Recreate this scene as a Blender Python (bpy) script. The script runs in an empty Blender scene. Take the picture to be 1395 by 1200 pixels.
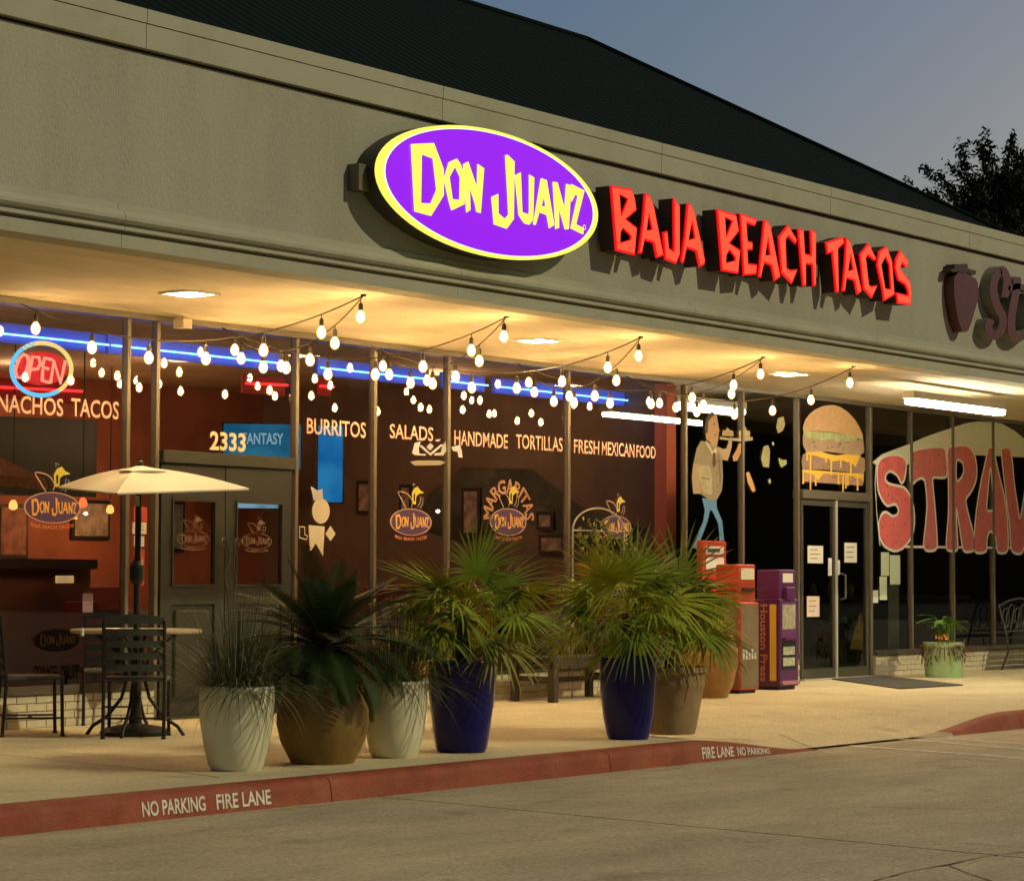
import bpy, math, random
from mathutils import Vector, Matrix
from mathutils.geometry import tessellate_polygon
random.seed(7)
R = random.random
def U(a, b): return a + (b - a) * R()
S = bpy.context.scene
COL = S.collection

# ---------------------------------------------------------------- camera
FP = 3500.0                                   # focal length in photo pixels (photo 1395 x 1200)
TH = math.atan(188 / FP); PS = math.atan(2522.5 * math.cos(TH) / FP); RO = 0.004
fw = Vector((math.cos(PS) * math.cos(TH), math.sin(PS) * math.cos(TH), math.sin(TH)))
r0 = Vector((math.sin(PS), -math.cos(PS), 0)); u0 = r0.cross(fw)
rt = r0 * math.cos(RO) + u0 * math.sin(RO); up = u0 * math.cos(RO) - r0 * math.sin(RO)
CAM = Vector((0, -15.073, 1.2))
cd = bpy.data.cameras.new('camera'); cam = bpy.data.objects.new('camera', cd); COL.objects.link(cam)
m3 = Matrix((rt, up, -fw)).transposed()
cam.matrix_world = Matrix.Translation(CAM) @ m3.to_4x4()
cd.sensor_width = 36; cd.sensor_fit = 'HORIZONTAL'; cd.lens = 36 * FP / 1395
cd.clip_start = 0.1; cd.clip_end = 2000
S.camera = cam

# ---------------------------------------------------------------- world, sun, exposure
W = bpy.data.worlds.new('World'); S.world = W; W.use_nodes = True
nt = W.node_tree; bg = nt.nodes['Background']
sky = nt.nodes.new('ShaderNodeTexSky'); sky.sky_type = 'NISHITA'; sky.sun_disc = False
sky.sun_elevation = math.radians(2.5); sky.sun_rotation = math.radians(88); sky.air_density = 1.0; sky.dust_density = 2.4; sky.ozone_density = 3.7
nt.links.new(sky.outputs[0], bg.inputs[0]); bg.inputs[1].default_value = 0.15
sd = bpy.data.lights.new('lot_light', 'SUN'); so = bpy.data.objects.new('lot_light', sd); COL.objects.link(so)
sd.energy = 1.65; sd.angle = math.radians(0.6); sd.color = (1.0, 0.89, 0.54)
so.rotation_euler = Vector((-0.44, 1.0, -0.81)).to_track_quat('-Z', 'Y').to_euler(); so.location = (20, -20, 14)
S.view_settings.view_transform = 'Standard'; S.view_settings.look = 'None'
S.view_settings.exposure = 0; S.view_settings.gamma = 1; S.view_settings.use_curve_mapping = False
try:
    S.cycles.use_denoising = True; S.cycles.max_bounces = 6; S.cycles.transparent_max_bounces = 12
    S.cycles.sample_clamp_indirect = 4; S.cycles.caustics_reflective = False; S.cycles.caustics_refractive = False
except Exception: pass

# ---------------------------------------------------------------- helpers
def ray(x, y): return fw + rt * ((x - 697.5) / FP) - up * ((y - 600) / FP)
def P(x, y, Y=None, Z=None):                 # the place on the plane Y=.. or Z=.. that the photo shows at x, y
    d = ray(x, y)
    t = (Y - CAM.y) / d.y if Y is not None else (Z - CAM.z) / d.z
    return CAM + d * t
def lin(c): return tuple(((v / 255) / 12.92 if v / 255 <= .04045 else ((v / 255 + .055) / 1.055) ** 2.4) for v in c)
def mat(name, col, rough=.6, metal=0, var=.0, vscale=3, bump=0, bscale=60, emit=None, estr=0, stretch=None, spec=.5, dirt=None, dscale=.6, damt=.0, grain=0, stain=0):
    m = bpy.data.materials.new(name); m.use_nodes = True; t = m.node_tree; b = t.nodes['Principled BSDF']
    b.inputs['Base Color'].default_value = (*col, 1); b.inputs['Roughness'].default_value = rough
    b.inputs['Metallic'].default_value = metal; b.inputs['Specular IOR Level'].default_value = spec
    tc = t.nodes.new('ShaderNodeTexCoord'); mp = t.nodes.new('ShaderNodeMapping'); t.links.new(tc.outputs['Object'], mp.inputs[0])
    if stretch: mp.inputs['Scale'].default_value = stretch
    last = None
    if var > 0:
        n = t.nodes.new('ShaderNodeTexNoise'); n.inputs['Scale'].default_value = vscale; n.inputs['Detail'].default_value = 8; n.inputs['Roughness'].default_value = .65
        t.links.new(mp.outputs[0], n.inputs['Vector'])
        mr = t.nodes.new('ShaderNodeMapRange'); mr.inputs[1].default_value = .3; mr.inputs[2].default_value = .7; mr.inputs[3].default_value = 1 - var; mr.inputs[4].default_value = 1 + var
        t.links.new(n.outputs[0], mr.inputs[0])
        mx = t.nodes.new('ShaderNodeMix'); mx.data_type = 'RGBA'; mx.blend_type = 'MULTIPLY'; mx.inputs[0].default_value = 1
        mx.inputs[6].default_value = (*col, 1); t.links.new(mr.outputs[0], mx.inputs[7]); last = mx.outputs[2]
    if dirt:
        n = t.nodes.new('ShaderNodeTexNoise'); n.inputs['Scale'].default_value = dscale; n.inputs['Detail'].default_value = 10; n.inputs['Roughness'].default_value = .7
        t.links.new(mp.outputs[0], n.inputs['Vector'])
        mr = t.nodes.new('ShaderNodeMapRange'); mr.inputs[1].default_value = .48; mr.inputs[2].default_value = .72; mr.inputs[3].default_value = 0; mr.inputs[4].default_value = damt
        t.links.new(n.outputs[0], mr.inputs[0])
        mx = t.nodes.new('ShaderNodeMix'); mx.data_type = 'RGBA'; t.links.new(mr.outputs[0], mx.inputs[0])
        if last: t.links.new(last, mx.inputs[6])
        else: mx.inputs[6].default_value = (*col, 1)
        mx.inputs[7].default_value = (*dirt, 1); last = mx.outputs[2]
    if grain:
        n = t.nodes.new('ShaderNodeTexNoise'); n.inputs['Scale'].default_value = 38; n.inputs['Detail'].default_value = 3; t.links.new(tc.outputs['Object'], n.inputs['Vector'])
        mr = t.nodes.new('ShaderNodeMapRange'); mr.inputs[1].default_value = .35; mr.inputs[2].default_value = .65; mr.inputs[3].default_value = 1 - grain; mr.inputs[4].default_value = 1 + grain; t.links.new(n.outputs[0], mr.inputs[0])
        mx = t.nodes.new('ShaderNodeMix'); mx.data_type = 'RGBA'; mx.blend_type = 'MULTIPLY'; mx.inputs[0].default_value = 1
        if last: t.links.new(last, mx.inputs[6])
        else: mx.inputs[6].default_value = (*col, 1)
        t.links.new(mr.outputs[0], mx.inputs[7]); last = mx.outputs[2]
    if stain:
        n = t.nodes.new('ShaderNodeTexNoise'); n.inputs['Scale'].default_value = 1.7; n.inputs['Detail'].default_value = 5; n.inputs['Roughness'].default_value = .6; n.inputs['Distortion'].default_value = .6; t.links.new(tc.outputs['Object'], n.inputs['Vector'])
        mr = t.nodes.new('ShaderNodeMapRange'); mr.inputs[1].default_value = .60; mr.inputs[2].default_value = .70; mr.inputs[3].default_value = 1; mr.inputs[4].default_value = 1 - stain; t.links.new(n.outputs[0], mr.inputs[0])
        v = t.nodes.new('ShaderNodeTexVoronoi'); v.inputs['Scale'].default_value = 2.6; t.links.new(tc.outputs['Object'], v.inputs['Vector'])
        m2 = t.nodes.new('ShaderNodeMapRange'); m2.inputs[1].default_value = .045; m2.inputs[2].default_value = .06; m2.inputs[3].default_value = 1 - stain; m2.inputs[4].default_value = 1; t.links.new(v.outputs['Distance'], m2.inputs[0])
        mm_ = t.nodes.new('ShaderNodeMath'); mm_.operation = 'MULTIPLY'; t.links.new(mr.outputs[0], mm_.inputs[0]); t.links.new(m2.outputs[0], mm_.inputs[1])
        mx = t.nodes.new('ShaderNodeMix'); mx.data_type = 'RGBA'; mx.blend_type = 'MULTIPLY'; mx.inputs[0].default_value = 1; t.links.new(last, mx.inputs[6]); t.links.new(mm_.outputs[0], mx.inputs[7]); last = mx.outputs[2]
    if last: t.links.new(last, b.inputs['Base Color'])
    if bump > 0:
        n = t.nodes.new('ShaderNodeTexNoise'); n.inputs['Scale'].default_value = bscale; n.inputs['Detail'].default_value = 6
        t.links.new(mp.outputs[0], n.inputs['Vector'])
        bp = t.nodes.new('ShaderNodeBump'); bp.inputs['Strength'].default_value = bump; bp.inputs['Distance'].default_value = .02
        t.links.new(n.outputs[0], bp.inputs['Height']); t.links.new(bp.outputs[0], b.inputs['Normal'])
    if emit:
        b.inputs['Emission Color'].default_value = (*emit, 1); b.inputs['Emission Strength'].default_value = estr
    return m

class MB:
    def __init__(s): s.v = []; s.f = []
    def add(s, vs, fs):
        n = len(s.v); s.v += [tuple(v) for v in vs]; s.f += [tuple(i + n for i in f) for f in fs]; return s
    def box(s, x0, x1, y0, y1, z0, z1):
        return s.add([(x0,y0,z0),(x1,y0,z0),(x1,y1,z0),(x0,y1,z0),(x0,y0,z1),(x1,y0,z1),(x1,y1,z1),(x0,y1,z1)],
                     [(0,3,2,1),(4,5,6,7),(0,1,5,4),(1,2,6,5),(2,3,7,6),(3,0,4,7)])
    def cbox(s, x0, x1, y0, y1, z0, z1, c=.01):   # box with chamfered vertical and top edges
        def ring(i, z): return [(x0+i+c,y0+i,z),(x1-i-c,y0+i,z),(x1-i,y0+i+c,z),(x1-i,y1-i-c,z),(x1-i-c,y1-i,z),(x0+i+c,y1-i,z),(x0+i,y1-i-c,z),(x0+i,y0+i+c,z)]
        vs = ring(0, z0) + ring(0, z1 - c) + ring(c, z1)
        fs = [tuple(reversed(range(8))), tuple(range(16, 24))]
        for k in (0, 8):
            for i in range(8): j = (i + 1) % 8; fs.append((k+i, k+j, k+8+j, k+8+i))
        return s.add(vs, fs)
    def tube(s, pts, r, n=8, cap=True):
        pts = [Vector(p) for p in pts]; rs = r if isinstance(r, (list, tuple)) else [r] * len(pts)
        vs = []; fs = []; prev = None
        for i, p in enumerate(pts):
            d = (pts[min(i + 1, len(pts) - 1)] - pts[max(i - 1, 0)]).normalized()
            a = prev if prev else (Vector((0, 0, 1)) if abs(d.z) < .9 else Vector((1, 0, 0)))
            e1 = (a - d * a.dot(d)).normalized(); e2 = d.cross(e1); prev = e1
            for k in range(n):
                t = 2 * math.pi * k / n; vs.append(p + (e1 * math.cos(t) + e2 * math.sin(t)) * rs[i])
        for i in range(len(pts) - 1):
            for k in range(n):
                j = (k + 1) % n; fs.append((i*n+k, i*n+j, (i+1)*n+j, (i+1)*n+k))
        if cap: fs += [tuple(reversed(range(n))), tuple((len(pts)-1)*n + k for k in range(n))]
        return s.add(vs, fs)
    def lathe(s, prof, c=(0, 0, 0), n=32, wob=None):    # prof [(r, z)]
        vs = []; fs = []
        for (r, z) in prof:
            for k in range(n):
                t = 2 * math.pi * k / n; q = r * (1 + (wob(t, z) if wob else 0)); vs.append((c[0]+q*math.cos(t), c[1]+q*math.sin(t), c[2]+z))
        for i in range(len(prof) - 1):
            for k in range(n):
                j = (k + 1) % n; fs.append((i*n+k, i*n+j, (i+1)*n+j, (i+1)*n+k))
        fs += [tuple(reversed(range(n))), tuple((len(prof)-1)*n + k for k in range(n))]
        return s.add(vs, fs)
    def flat(s, loops, Y, back=None):          # loops of (X, Z): first outer, others holes; extruded back to Y=back
        l3 = [[Vector((x, z, 0)) for x, z in lp] for lp in loops]
        tri = tessellate_polygon(l3); pts = [p for lp in loops for p in lp]
        def orient(t):
            a, b, c = (pts[i] for i in t)
            return t if (b[0]-a[0])*(c[1]-a[1]) - (b[1]-a[1])*(c[0]-a[0]) > 0 else (t[0], t[2], t[1])
        tri = [orient(t) for t in tri]
        s.add([(x, Y, z) for x, z in pts], tri)
        if back is not None:
            for lp in loops:
                n = len(lp); s.add([(x, Y, z) for x, z in lp] + [(x, back, z) for x, z in lp], [(i, n + i, n + (i + 1) % n, (i + 1) % n) for i in range(n)])
        return s
    def ribbon(s, lp, w, Y, closed=True, side=0):  # band of width w along a loop
        n = len(lp); A = []; B = []
        for i in range(n):
            p = Vector(lp[i]); a = Vector(lp[i - 1]) if (closed or i > 0) else None; b = Vector(lp[(i + 1) % n]) if (closed or i < n - 1) else None
            t = Vector((0, 0))
            if a is not None and (p - a).length > 1e-6: t += (p - a).normalized()
            if b is not None and (b - p).length > 1e-6: t += (b - p).normalized()
            if t.length < 1e-3: t = Vector((1, 0))
            t.normalize(); nn = Vector((-t.y, t.x))
            A.append(p + nn * w * (.5 + side * .5)); B.append(p - nn * w * (.5 - side * .5))
        m = n if closed else n - 1
        s.add([(p.x, Y, p.y) for p in A] + [(p.x, Y, p.y) for p in B], [(i, n + i, n + (i + 1) % n, (i + 1) % n) for i in range(m)])
        return s

def root_of(o):
    while o.parent: o = o.parent
    return o
def ob(name, mb, m, parent=None, smooth=False, label=None, loc=None):
    me = mb if isinstance(mb, bpy.types.Mesh) else bpy.data.meshes.new(name)
    if not isinstance(mb, bpy.types.Mesh):
        off = root_of(parent).location if parent else Vector((0, 0, 0))
        me.from_pydata([(v[0]-off.x, v[1]-off.y, v[2]-off.z) for v in mb.v], [], mb.f)
    if not me.materials: me.materials.append(m)
    if smooth:
        me.polygons.foreach_set('use_smooth', [True] * len(me.polygons))
        try: me.set_sharp_from_angle(angle=math.radians(40))
        except Exception: pass
    me.update()
    o = bpy.data.objects.new(name, me); COL.objects.link(o)
    if parent: o.parent = parent
    if loc: o.location = loc
    if label: o['label'] = label
    return o
def tag(o, label, cat, group=None):
    o['label'] = label; o['category'] = cat
    if group: o['group'] = group
    return o
def thing(name, label, cat, loc=(0, 0, 0), group=None):
    o = bpy.data.objects.new(name, None); COL.objects.link(o); o.location = loc; o.empty_display_size = .1
    return tag(o, label, cat, group)
def struct(name, mb, m, **k):
    o = ob(name, mb, m, **k); o['kind'] = 'structure'; return o
def copy_tree(o, parent=None):
    c = o.copy(); COL.objects.link(c)
    if parent is not None: c.parent = parent
    for ch in list(o.children): copy_tree(ch, c)
    return c
def text_mesh(s, bold=0.0, extrude=0, space=1.0):
    cu = bpy.data.curves.new('t', 'FONT'); cu.body = s; cu.size = 1; cu.offset = bold; cu.extrude = extrude; cu.resolution_u = 3; cu.space_character = space
    o = bpy.data.objects.new('t', cu); COL.objects.link(o)
    me = bpy.data.meshes.new_from_object(o.evaluated_get(bpy.context.evaluated_depsgraph_get()))
    vs = [v.co.copy() for v in me.vertices]; fs = [tuple(p.vertices) for p in me.polygons]
    bpy.data.objects.remove(o); bpy.data.curves.remove(cu); bpy.data.meshes.remove(me)
    x0 = min(v.x for v in vs); x1 = max(v.x for v in vs); y0 = min(v.y for v in vs); y1 = max(v.y for v in vs)
    return [((v.x - x0) / (x1 - x0), (v.y - y0) / (y1 - y0), v.z) for v in vs], fs
def text_on(mb, s, fn, bold=0.0, space=1.0):     # fn(u, v) -> 3D
    vs, fs = text_mesh(s, bold, 0, space); mb.add([fn(u, v) for u, v, _ in vs], fs); return mb
def text_px(s, xl, xr, yt, yb, Y, m, parent=None, name='lettering', bold=.01, label=None):   # yt, yb at xl
    a = P(xl, yb, Y); b = P(xl, yt, Y); c = P(xr, 800, Y)
    mb = text_on(MB(), s, lambda u, v: (a.x + (c.x - a.x) * u, Y, a.z + (b.z - a.z) * v), bold)
    return ob(name, mb, m, parent)
def XZ(pts, org, sc, Y):                         # traced loop -> (X, Z) on the plane Y
    out = []
    for x, y in pts:
        p = P(org[0] + x / sc, org[1] + y / sc, Y); out.append((p.x, p.z))
    return out

# ---------------------------------------------------------------- materials
M = {}
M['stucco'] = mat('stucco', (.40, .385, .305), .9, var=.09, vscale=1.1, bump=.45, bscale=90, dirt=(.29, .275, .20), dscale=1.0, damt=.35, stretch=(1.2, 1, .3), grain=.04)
M['trim'] = mat('stucco_trim', (.42, .41, .31), .85, var=.06, vscale=2, bump=.25, bscale=90, dirt=(.26, .24, .18), dscale=1.2, damt=.45)
M['gap'] = mat('dark_gap', (.05, .045, .03), .9)
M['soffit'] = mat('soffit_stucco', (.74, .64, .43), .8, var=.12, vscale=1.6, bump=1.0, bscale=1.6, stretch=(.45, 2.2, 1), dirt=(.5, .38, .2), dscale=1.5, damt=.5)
M['roof'] = mat('green_roof', (.005, .010, .007), .9, var=.15, vscale=3, spec=.1)
M['alu'] = mat('bronze_aluminium', (.19, .165, .115), .45, metal=.5, var=.1, vscale=4)
M['alud'] = mat('dark_aluminium', (.09, .08, .055), .5, metal=.4, var=.1, vscale=4)
M['door'] = mat('green_door_paint', (.028, .030, .018), .45, var=.12, vscale=5)
M['brick'] = mat('cream_brick', (.58, .52, .37), .85, var=.10, vscale=6, bump=.3, bscale=80)
M['mortar'] = mat('mortar', (.48, .42, .29), .95)
M['white'] = mat('white_paint', (.75, .74, .66), .5)
M['paper'] = mat('paper', (.80, .74, .58), .8, var=.05)
M['black'] = mat('black_metal', (.018, .016, .014), .45, metal=.3)
M['wood'] = mat('dark_wood', (.045, .03, .018), .6, var=.3, vscale=8, stretch=(1, 6, 6))
M['slat'] = mat('green_black_slats', (.05, .055, .045), .5, var=.2, vscale=8)

# ---------------------------------------------------------------- ground
mlot = mat('lot_concrete', (.52, .42, .26), .85, var=.22, vscale=1.2, bump=.5, bscale=45, dirt=(.31, .255, .15), dscale=1.1, damt=.6, stretch=(.55, 1.4, 1), grain=.17, stain=.28)
mwalk = mat('walk_concrete', (.68, .57, .34), .85, var=.10, vscale=1.5, bump=.3, bscale=60, grain=.16, stain=.2, dirt=(.40, .33, .20), dscale=.8, damt=.55)
mgr = mat('dark_ground', (.10, .09, .06), .95, var=.2, vscale=1)
struct('ground', MB().add([(-300, -400, -.22), (600, -400, -.22), (600, 500, -.22), (-300, 500, -.22)], [(0, 1, 2, 3)]), mgr)
struct('lot_joint_bed', MB().box(-40, 90, -60, -5.0, -.21, -.172), M['gap'])
# slabs of the parking lot; the joint lines lie where the photo shows them
JA = P(530, 1086, Z=-.15); JB = P(1395, 1168, Z=-.15); kx = (JA.x - JB.x) / (JA.y - JB.y)
def jx(y, o=0): return JA.x + (y - JA.y) * kx + o
Yk = -5.06; Yj = -9.58
lot = thing('parking_lot', 'pale worn concrete lot', 'ground'); del lot['category']; del lot['label']; lot['kind'] = 'structure'
g = .011
for (xa, xb) in ((-28, -14), (-14, -7), (-7, 0), (0, 14), (14, 70)):
    for (ya, yb) in ((-5.0, Yj), (Yj, -20), (-20, -58)):
        a, b = ya - (g if ya > -6 else g), yb + g
        q = [(jx(a, xa) + g, a, -.15), (jx(a, xb) - g, a, -.15), (jx(b, xb) - g, b, -.15), (jx(b, xa) + g, b, -.15)]
        lo = [(x, y, -.205) for x, y, z in q]
        ob('slab', MB().add(q + lo, [(0, 3, 2, 1), (0, 1, 5, 4), (1, 2, 6, 5), (2, 3, 7, 6), (3, 0, 4, 7)]), mlot, lot)
# cracks in the lot
def crack(pts, w, z):
    mb = MB(); A = []; B = []
    for i, p in enumerate(pts):
        d = (pts[min(i + 1, len(pts) - 1)] - pts[max(i - 1, 0)]); d.normalize(); n = Vector((-d.y, d.x, 0)) * w * U(.5, 1.2)
        A.append((p.x + n.x, p.y + n.y, z)); B.append((p.x - n.x, p.y - n.y, z))
    n = len(pts); return mb.add(A + B, [(i, i + 1, n + i + 1, n + i) for i in range(n - 1)])
cr = MB()
for px in ([(1190, 1200), (1235, 1188), (1300, 1176), (1345, 1166), (1400, 1160)], [(1290, 1178), (1320, 1190), (1360, 1203)]):
    c = crack([P(x, y, Z=-.15) for x, y in px], .006, -.147); cr.add(c.v, c.f)
ob('crack', cr, M['gap'], lot)
# sidewalk sheet, dipping to the lot between X 16.9 and 21
def sst(t): t = max(0, min(1, t)); return t * t * (3 - 2 * t)
def dip(x): return sst((x - 16.3) / 1.9) * (1 - sst((x - 20.0) / 1.9))
def walkz(x, y):
    k = dip(x) * max(0, min(1, (-y - 3.3) / 1.6)); return -.148 * k
ws = []; fs = []
xs = [-20, 0, 6] + [8 + i * .25 for i in range(80)] + [30, 36, 60]; ys = [0.3, 0, -1, -2, -2.6, -3.0, -3.3, -3.6, -3.9, -4.2, -4.5, -4.75, -4.9]
for x in xs:
    for y in ys: ws.append((x, y, walkz(x, y)))
for i in range(len(xs) - 1):
    for j in range(len(ys) - 1):
        a = i * len(ys) + j; fs.append((a, a + 1, a + len(ys) + 1, a + len(ys)))
sw = struct('sidewalk', MB().add([v for v in ws], [tuple(reversed(f)) for f in fs]), mwalk)
sj = MB()
for px in ([(-60, 1022), (0, 1028), (120, 1040), (246, 1052), (300, 1059)], [(985, 955), (1040, 961), (1095, 967), (1150, 973)], [(1105, 944), (1180, 948), (1288, 961)], [(1060, 985), (1100, 992), (1135, 1002)]):
    pp = [P(x, y, Z=0) for x, y in px]
    pp = [Vector((p.x, p.y, 0)) for p in pp]
    A = []; n = len(pp)
    vs = []
    for p in pp: vs += [(p.x - .006, p.y, walkz(p.x, p.y) + .003), (p.x + .006, p.y, walkz(p.x, p.y) + .003)]
    sj.add(vs, [(2*i, 2*i+1, 2*i+3, 2*i+2) for i in range(n - 1)])
ob('joint', sj, mat('joint_dark', (.16, .13, .08), .95), sw)
# red kerb, in cast lengths
mkerb = mat('red_kerb_paint', (.30, .058, .02), .7, var=.22, vscale=5, bump=.4, bscale=50, dirt=(.42, .19, .08), dscale=2.2, damt=.45)
mkerbraw = mat('bare_kerb', (.46, .38, .26), .85, var=.12, vscale=4, bump=.3)
kerb = thing('kerb', '', ''); del kerb['category']; del kerb['label']; kerb['kind'] = 'structure'
def kerb_piece(xa, xb, m):
    n = max(2, int((xb - xa) / .15)); vs = []; prof = [(-4.90, 0.002), (-4.985, .002), (-5.03, -.008), (-5.052, -.03), (-5.06, -.06), (-5.075, -.17)]
    for i in range(n + 1):
        x = xa + (xb - xa) * i / n; k = 1 - dip(x)
        for y, z in prof: vs.append((x, y, -.147 + (z + .147) * k if z > -.147 else z))
    q = len(prof)
    fs = [(i*q+j, i*q+j+1, (i+1)*q+j+1, (i+1)*q+j) for i in range(n) for j in range(q - 1)]
    ob('kerb_length', MB().add(vs, fs), m, kerb, smooth=True)
cuts = [-20, 2, 6.3, 8.9, 12.05, 15.1, 18.1]
for a, b in zip(cuts, cuts[1:]): kerb_piece(a + .004, b - .004, mkerb)
kerb_piece(20.05, 20.5, mkerbraw)
for a, b in ((20.5, 21.9), (21.9, 24), (24, 28), (28, 40)): kerb_piece(a + .004, b - .004, mkerb)
# stencilled words on the kerb face
def kerbtext(s, xl, xr, name_label):
    vs, f = text_mesh(s, .02)
    a = P(xl, 1090 if xl < 600 else 1024, -5.055).x; b = P(xr, 1085 if xl < 600 else 1020, -5.055).x
    out = []
    for u, v, _ in vs:
        x = a + (b - a) * u; k = 1 - dip(x); z = -.125 + .085 * v; z = -.147 + (z + .147) * k
        y = -5.075 + (.0155 * (v * .085 + .045) / .11) - .003
        out.append((x, y, z))
    o = ob('stencil', MB().add(out, f), mat('stencil_white', (.80, .75, .62), .8, var=.25, vscale=25), kerb)
kerbtext('NO PARKING', 192, 278, ''); kerbtext('FIRE LANE', 293, 367, '')
kerbtext('FIRE LANE', 955, 998, ''); kerbtext('NO PARKING', 1003, 1047, '')
# faded stripes on the lot
mst = mat('faded_line', (.85, .80, .66), .85, var=.35, vscale=9)
for (xa, ya, xb, yb) in ((1158, 1015, 1420, 1034), (1225, 1006, 1420, 1022), (1293, 1005, 1420, 1015)):
    a = P(xa, ya, Z=-.146); b = P(xb, yb, Z=-.146)
    o = struct('painted_line', MB().add([(a.x - .04, a.y, -.146), (a.x + .04, a.y, -.146), (b.x + .04, b.y, -.146), (b.x - .04, b.y, -.146)], [(0, 3, 2, 1)]), mst)

# ---------------------------------------------------------------- the building shell
B = thing('shopping_center', 'long tan stucco shopping strip with deep fascia, glass storefronts and dark green hip roof', 'building')
FY = -2.9
XL, XR = -6, 48
ob('fascia', MB().box(XL, XR, FY, FY + .25, 3.70, 4.76), M['stucco'], B)
# parapet cap in lengths with fine joints, and its thin upper band
capx = [XL, 4.1, 7.2, 10.2, P(200, 60, FY - .05).x, 15.9, 19.1, 22.2, 25.3, 28.4, 31.5, 36, XR]
for a, b in zip(capx, capx[1:]):
    ob('parapet_cap', MB().box(a + .003, b - .003, FY - .045, FY + .4, 4.785, 4.9555), M['trim'], B)
    ob('coping', MB().box(a + .003, b - .003, FY - .053, FY + .42, 4.9585, 5.055), M['trim'], B)
ob('cap_shadow_gap', MB().box(XL, XR, FY + .02, FY + .3, 4.75, 4.97), M['gap'], B)
# moulding along the foot of the fascia
prof = [(FY - .003, 3.705), (FY - .02, 3.70), (FY - .024, 3.66), (FY - .035, 3.655), (FY - .075, 3.645), (FY - .092, 3.61), (FY - .092, 3.585), (FY - .075, 3.565), (FY - .045, 3.56), (FY - .042, 3.545), (FY - .085, 3.54), (FY - .088, 3.515), (FY - .03, 3.508), (FY - .028, 3.495), (FY - .055, 3.49), (FY - .055, 3.40), (FY + .2, 3.40), (FY + .2, 3.705)]
mx = [XL, 9.4, P(165, 290, FY - .05).x, 16.1, 19.6, 23.1, 26.6, 30.1, XR]
for a, b in zip(mx, mx[1:]):
    n = len(prof); a += .002; b -= .002
    ob('cornice', MB().add([(a, y, z) for y, z in prof] + [(b, y, z) for y, z in prof], [(i, (i+1) % n, n + (i+1) % n, n + i) for i in range(n)] + [tuple(range(n - 1, -1, -1)), tuple(range(n, 2*n))]), M['trim'], B)
sfm = MB(); nxs, nys = 560, 34; sv = []
for i in range(nxs + 1):
    x = XL + (XR - XL) * i / nxs
    for j in range(nys + 1):
        y = FY + .2 + (2.88) * j / nys; e = min(1, j / 2, (nys - j) / 2)
        sv.append((x, y, 3.41 + e * (.0035 * math.sin(y * 9 + 1.7 * math.sin(x * 1.1)) + .003 * math.sin(y * 21 + 2.3 * math.sin(x * 2.3 + 1)) + .003 * math.sin(x * 1.9 + 2 * math.sin(y * 2)) + .0015 * math.sin(x * 7 + y * 13))))
sfm.add(sv, [(i*(nys+1)+j, i*(nys+1)+j+1, (i+1)*(nys+1)+j+1, (i+1)*(nys+1)+j) for i in range(nxs) for j in range(nys)])
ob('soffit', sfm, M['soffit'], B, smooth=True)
ob('soffit_back', MB().box(XL, XR, FY + .2, .18, 3.43, 3.5), M['gap'], B)
# hip roof
p_ = .594; t_ = (4.9 + p_ * (CAM.y + 2.3) - CAM.z) / (ray(800, 55).z - p_ * ray(800, 55).y); RP = CAM + ray(800, 55) * t_
def roofpt(x, y): return (x, y, 4.9 + p_ * (y + 2.3))
L = RP.y + 2.3; cx = RP.x + L; back = RP.y + L
ob('roof', MB().add([roofpt(-10, -2.3), roofpt(cx, -2.3), tuple(RP), (-10, RP.y, RP.z), (cx, back, 4.9), (-10, back, 4.9)], [(0, 1, 2, 3), (1, 4, 2), (3, 2, 4, 5)]), M['roof'], B)
nrm = Vector((0, -p_, 1)).normalized(); seams = MB()
for i in range(190):
    x = -6 + i * .2; ytop = min(RP.y, cx - x - 2.3)
    if ytop > -2.2:
        a = Vector(roofpt(x, -2.25)); b = Vector(roofpt(x, ytop - .02)); o = nrm * .003
        seams.add([a, b, b + o, a + o, a + Vector((.02, 0, 0)), b + Vector((.02, 0, 0)), b + o + Vector((.02, 0, 0)), a + o + Vector((.02, 0, 0))], [(0, 1, 2, 3), (3, 2, 6, 7), (4, 7, 6, 5)])
so_ = ob('roof_seam', seams, M['roof'], B); so_['kind'] = 'stuff'
ob('hip_cap', MB().tube([(cx, -2.3, 4.92), RP + Vector((0, 0, .02)), (-10, RP.y, RP.z + .02)], .03, 6), M['roof'], B)
ob('side_wall', MB().box(XR, XR + .2, FY, 16, 0, 4.9), M['stucco'], B)
ob('rear_wall', MB().box(XL, XR, 15.8, 16, 0, 4.9), M['stucco'], B)
ob('ceiling', MB().box(XL, XR, .2, 15.8, 3.46, 3.56), mat('inner_ceiling', (.50, .38, .26), .9, var=.2), B)
ob('inner_floor', MB().box(XL, XR, .2, 15.8, -.05, .02), mat('inner_floor', (.07, .035, .02), .5, var=.3, vscale=4), B)
# interior walls
mred = mat('rust_red_wall', (.32, .105, .06), .8, var=.3, vscale=1.2)
mbro = mat('brown_wall', (.21, .15, .11), .8, var=.25, vscale=1.4)
ob('inner_wall', MB().box(XL, 24.0, 6.0, 6.1, .02, 3.46), mred, B)
ob('inner_wall', MB().box(24.0, 24.12, .2, 6.1, .02, 3.46), mbro, B, label='brown dividing wall with dark mural')
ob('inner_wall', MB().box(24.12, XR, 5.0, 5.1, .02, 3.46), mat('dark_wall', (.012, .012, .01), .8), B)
a = P(899, 700, .12).x; b = P(912, 700, .12).x
ob('red_post', MB().box(a, b, .034, .19, .33, 3.35), mat('red_post', (.90, .27, .17), .6), B, label='tall red post between the two shops')
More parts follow.
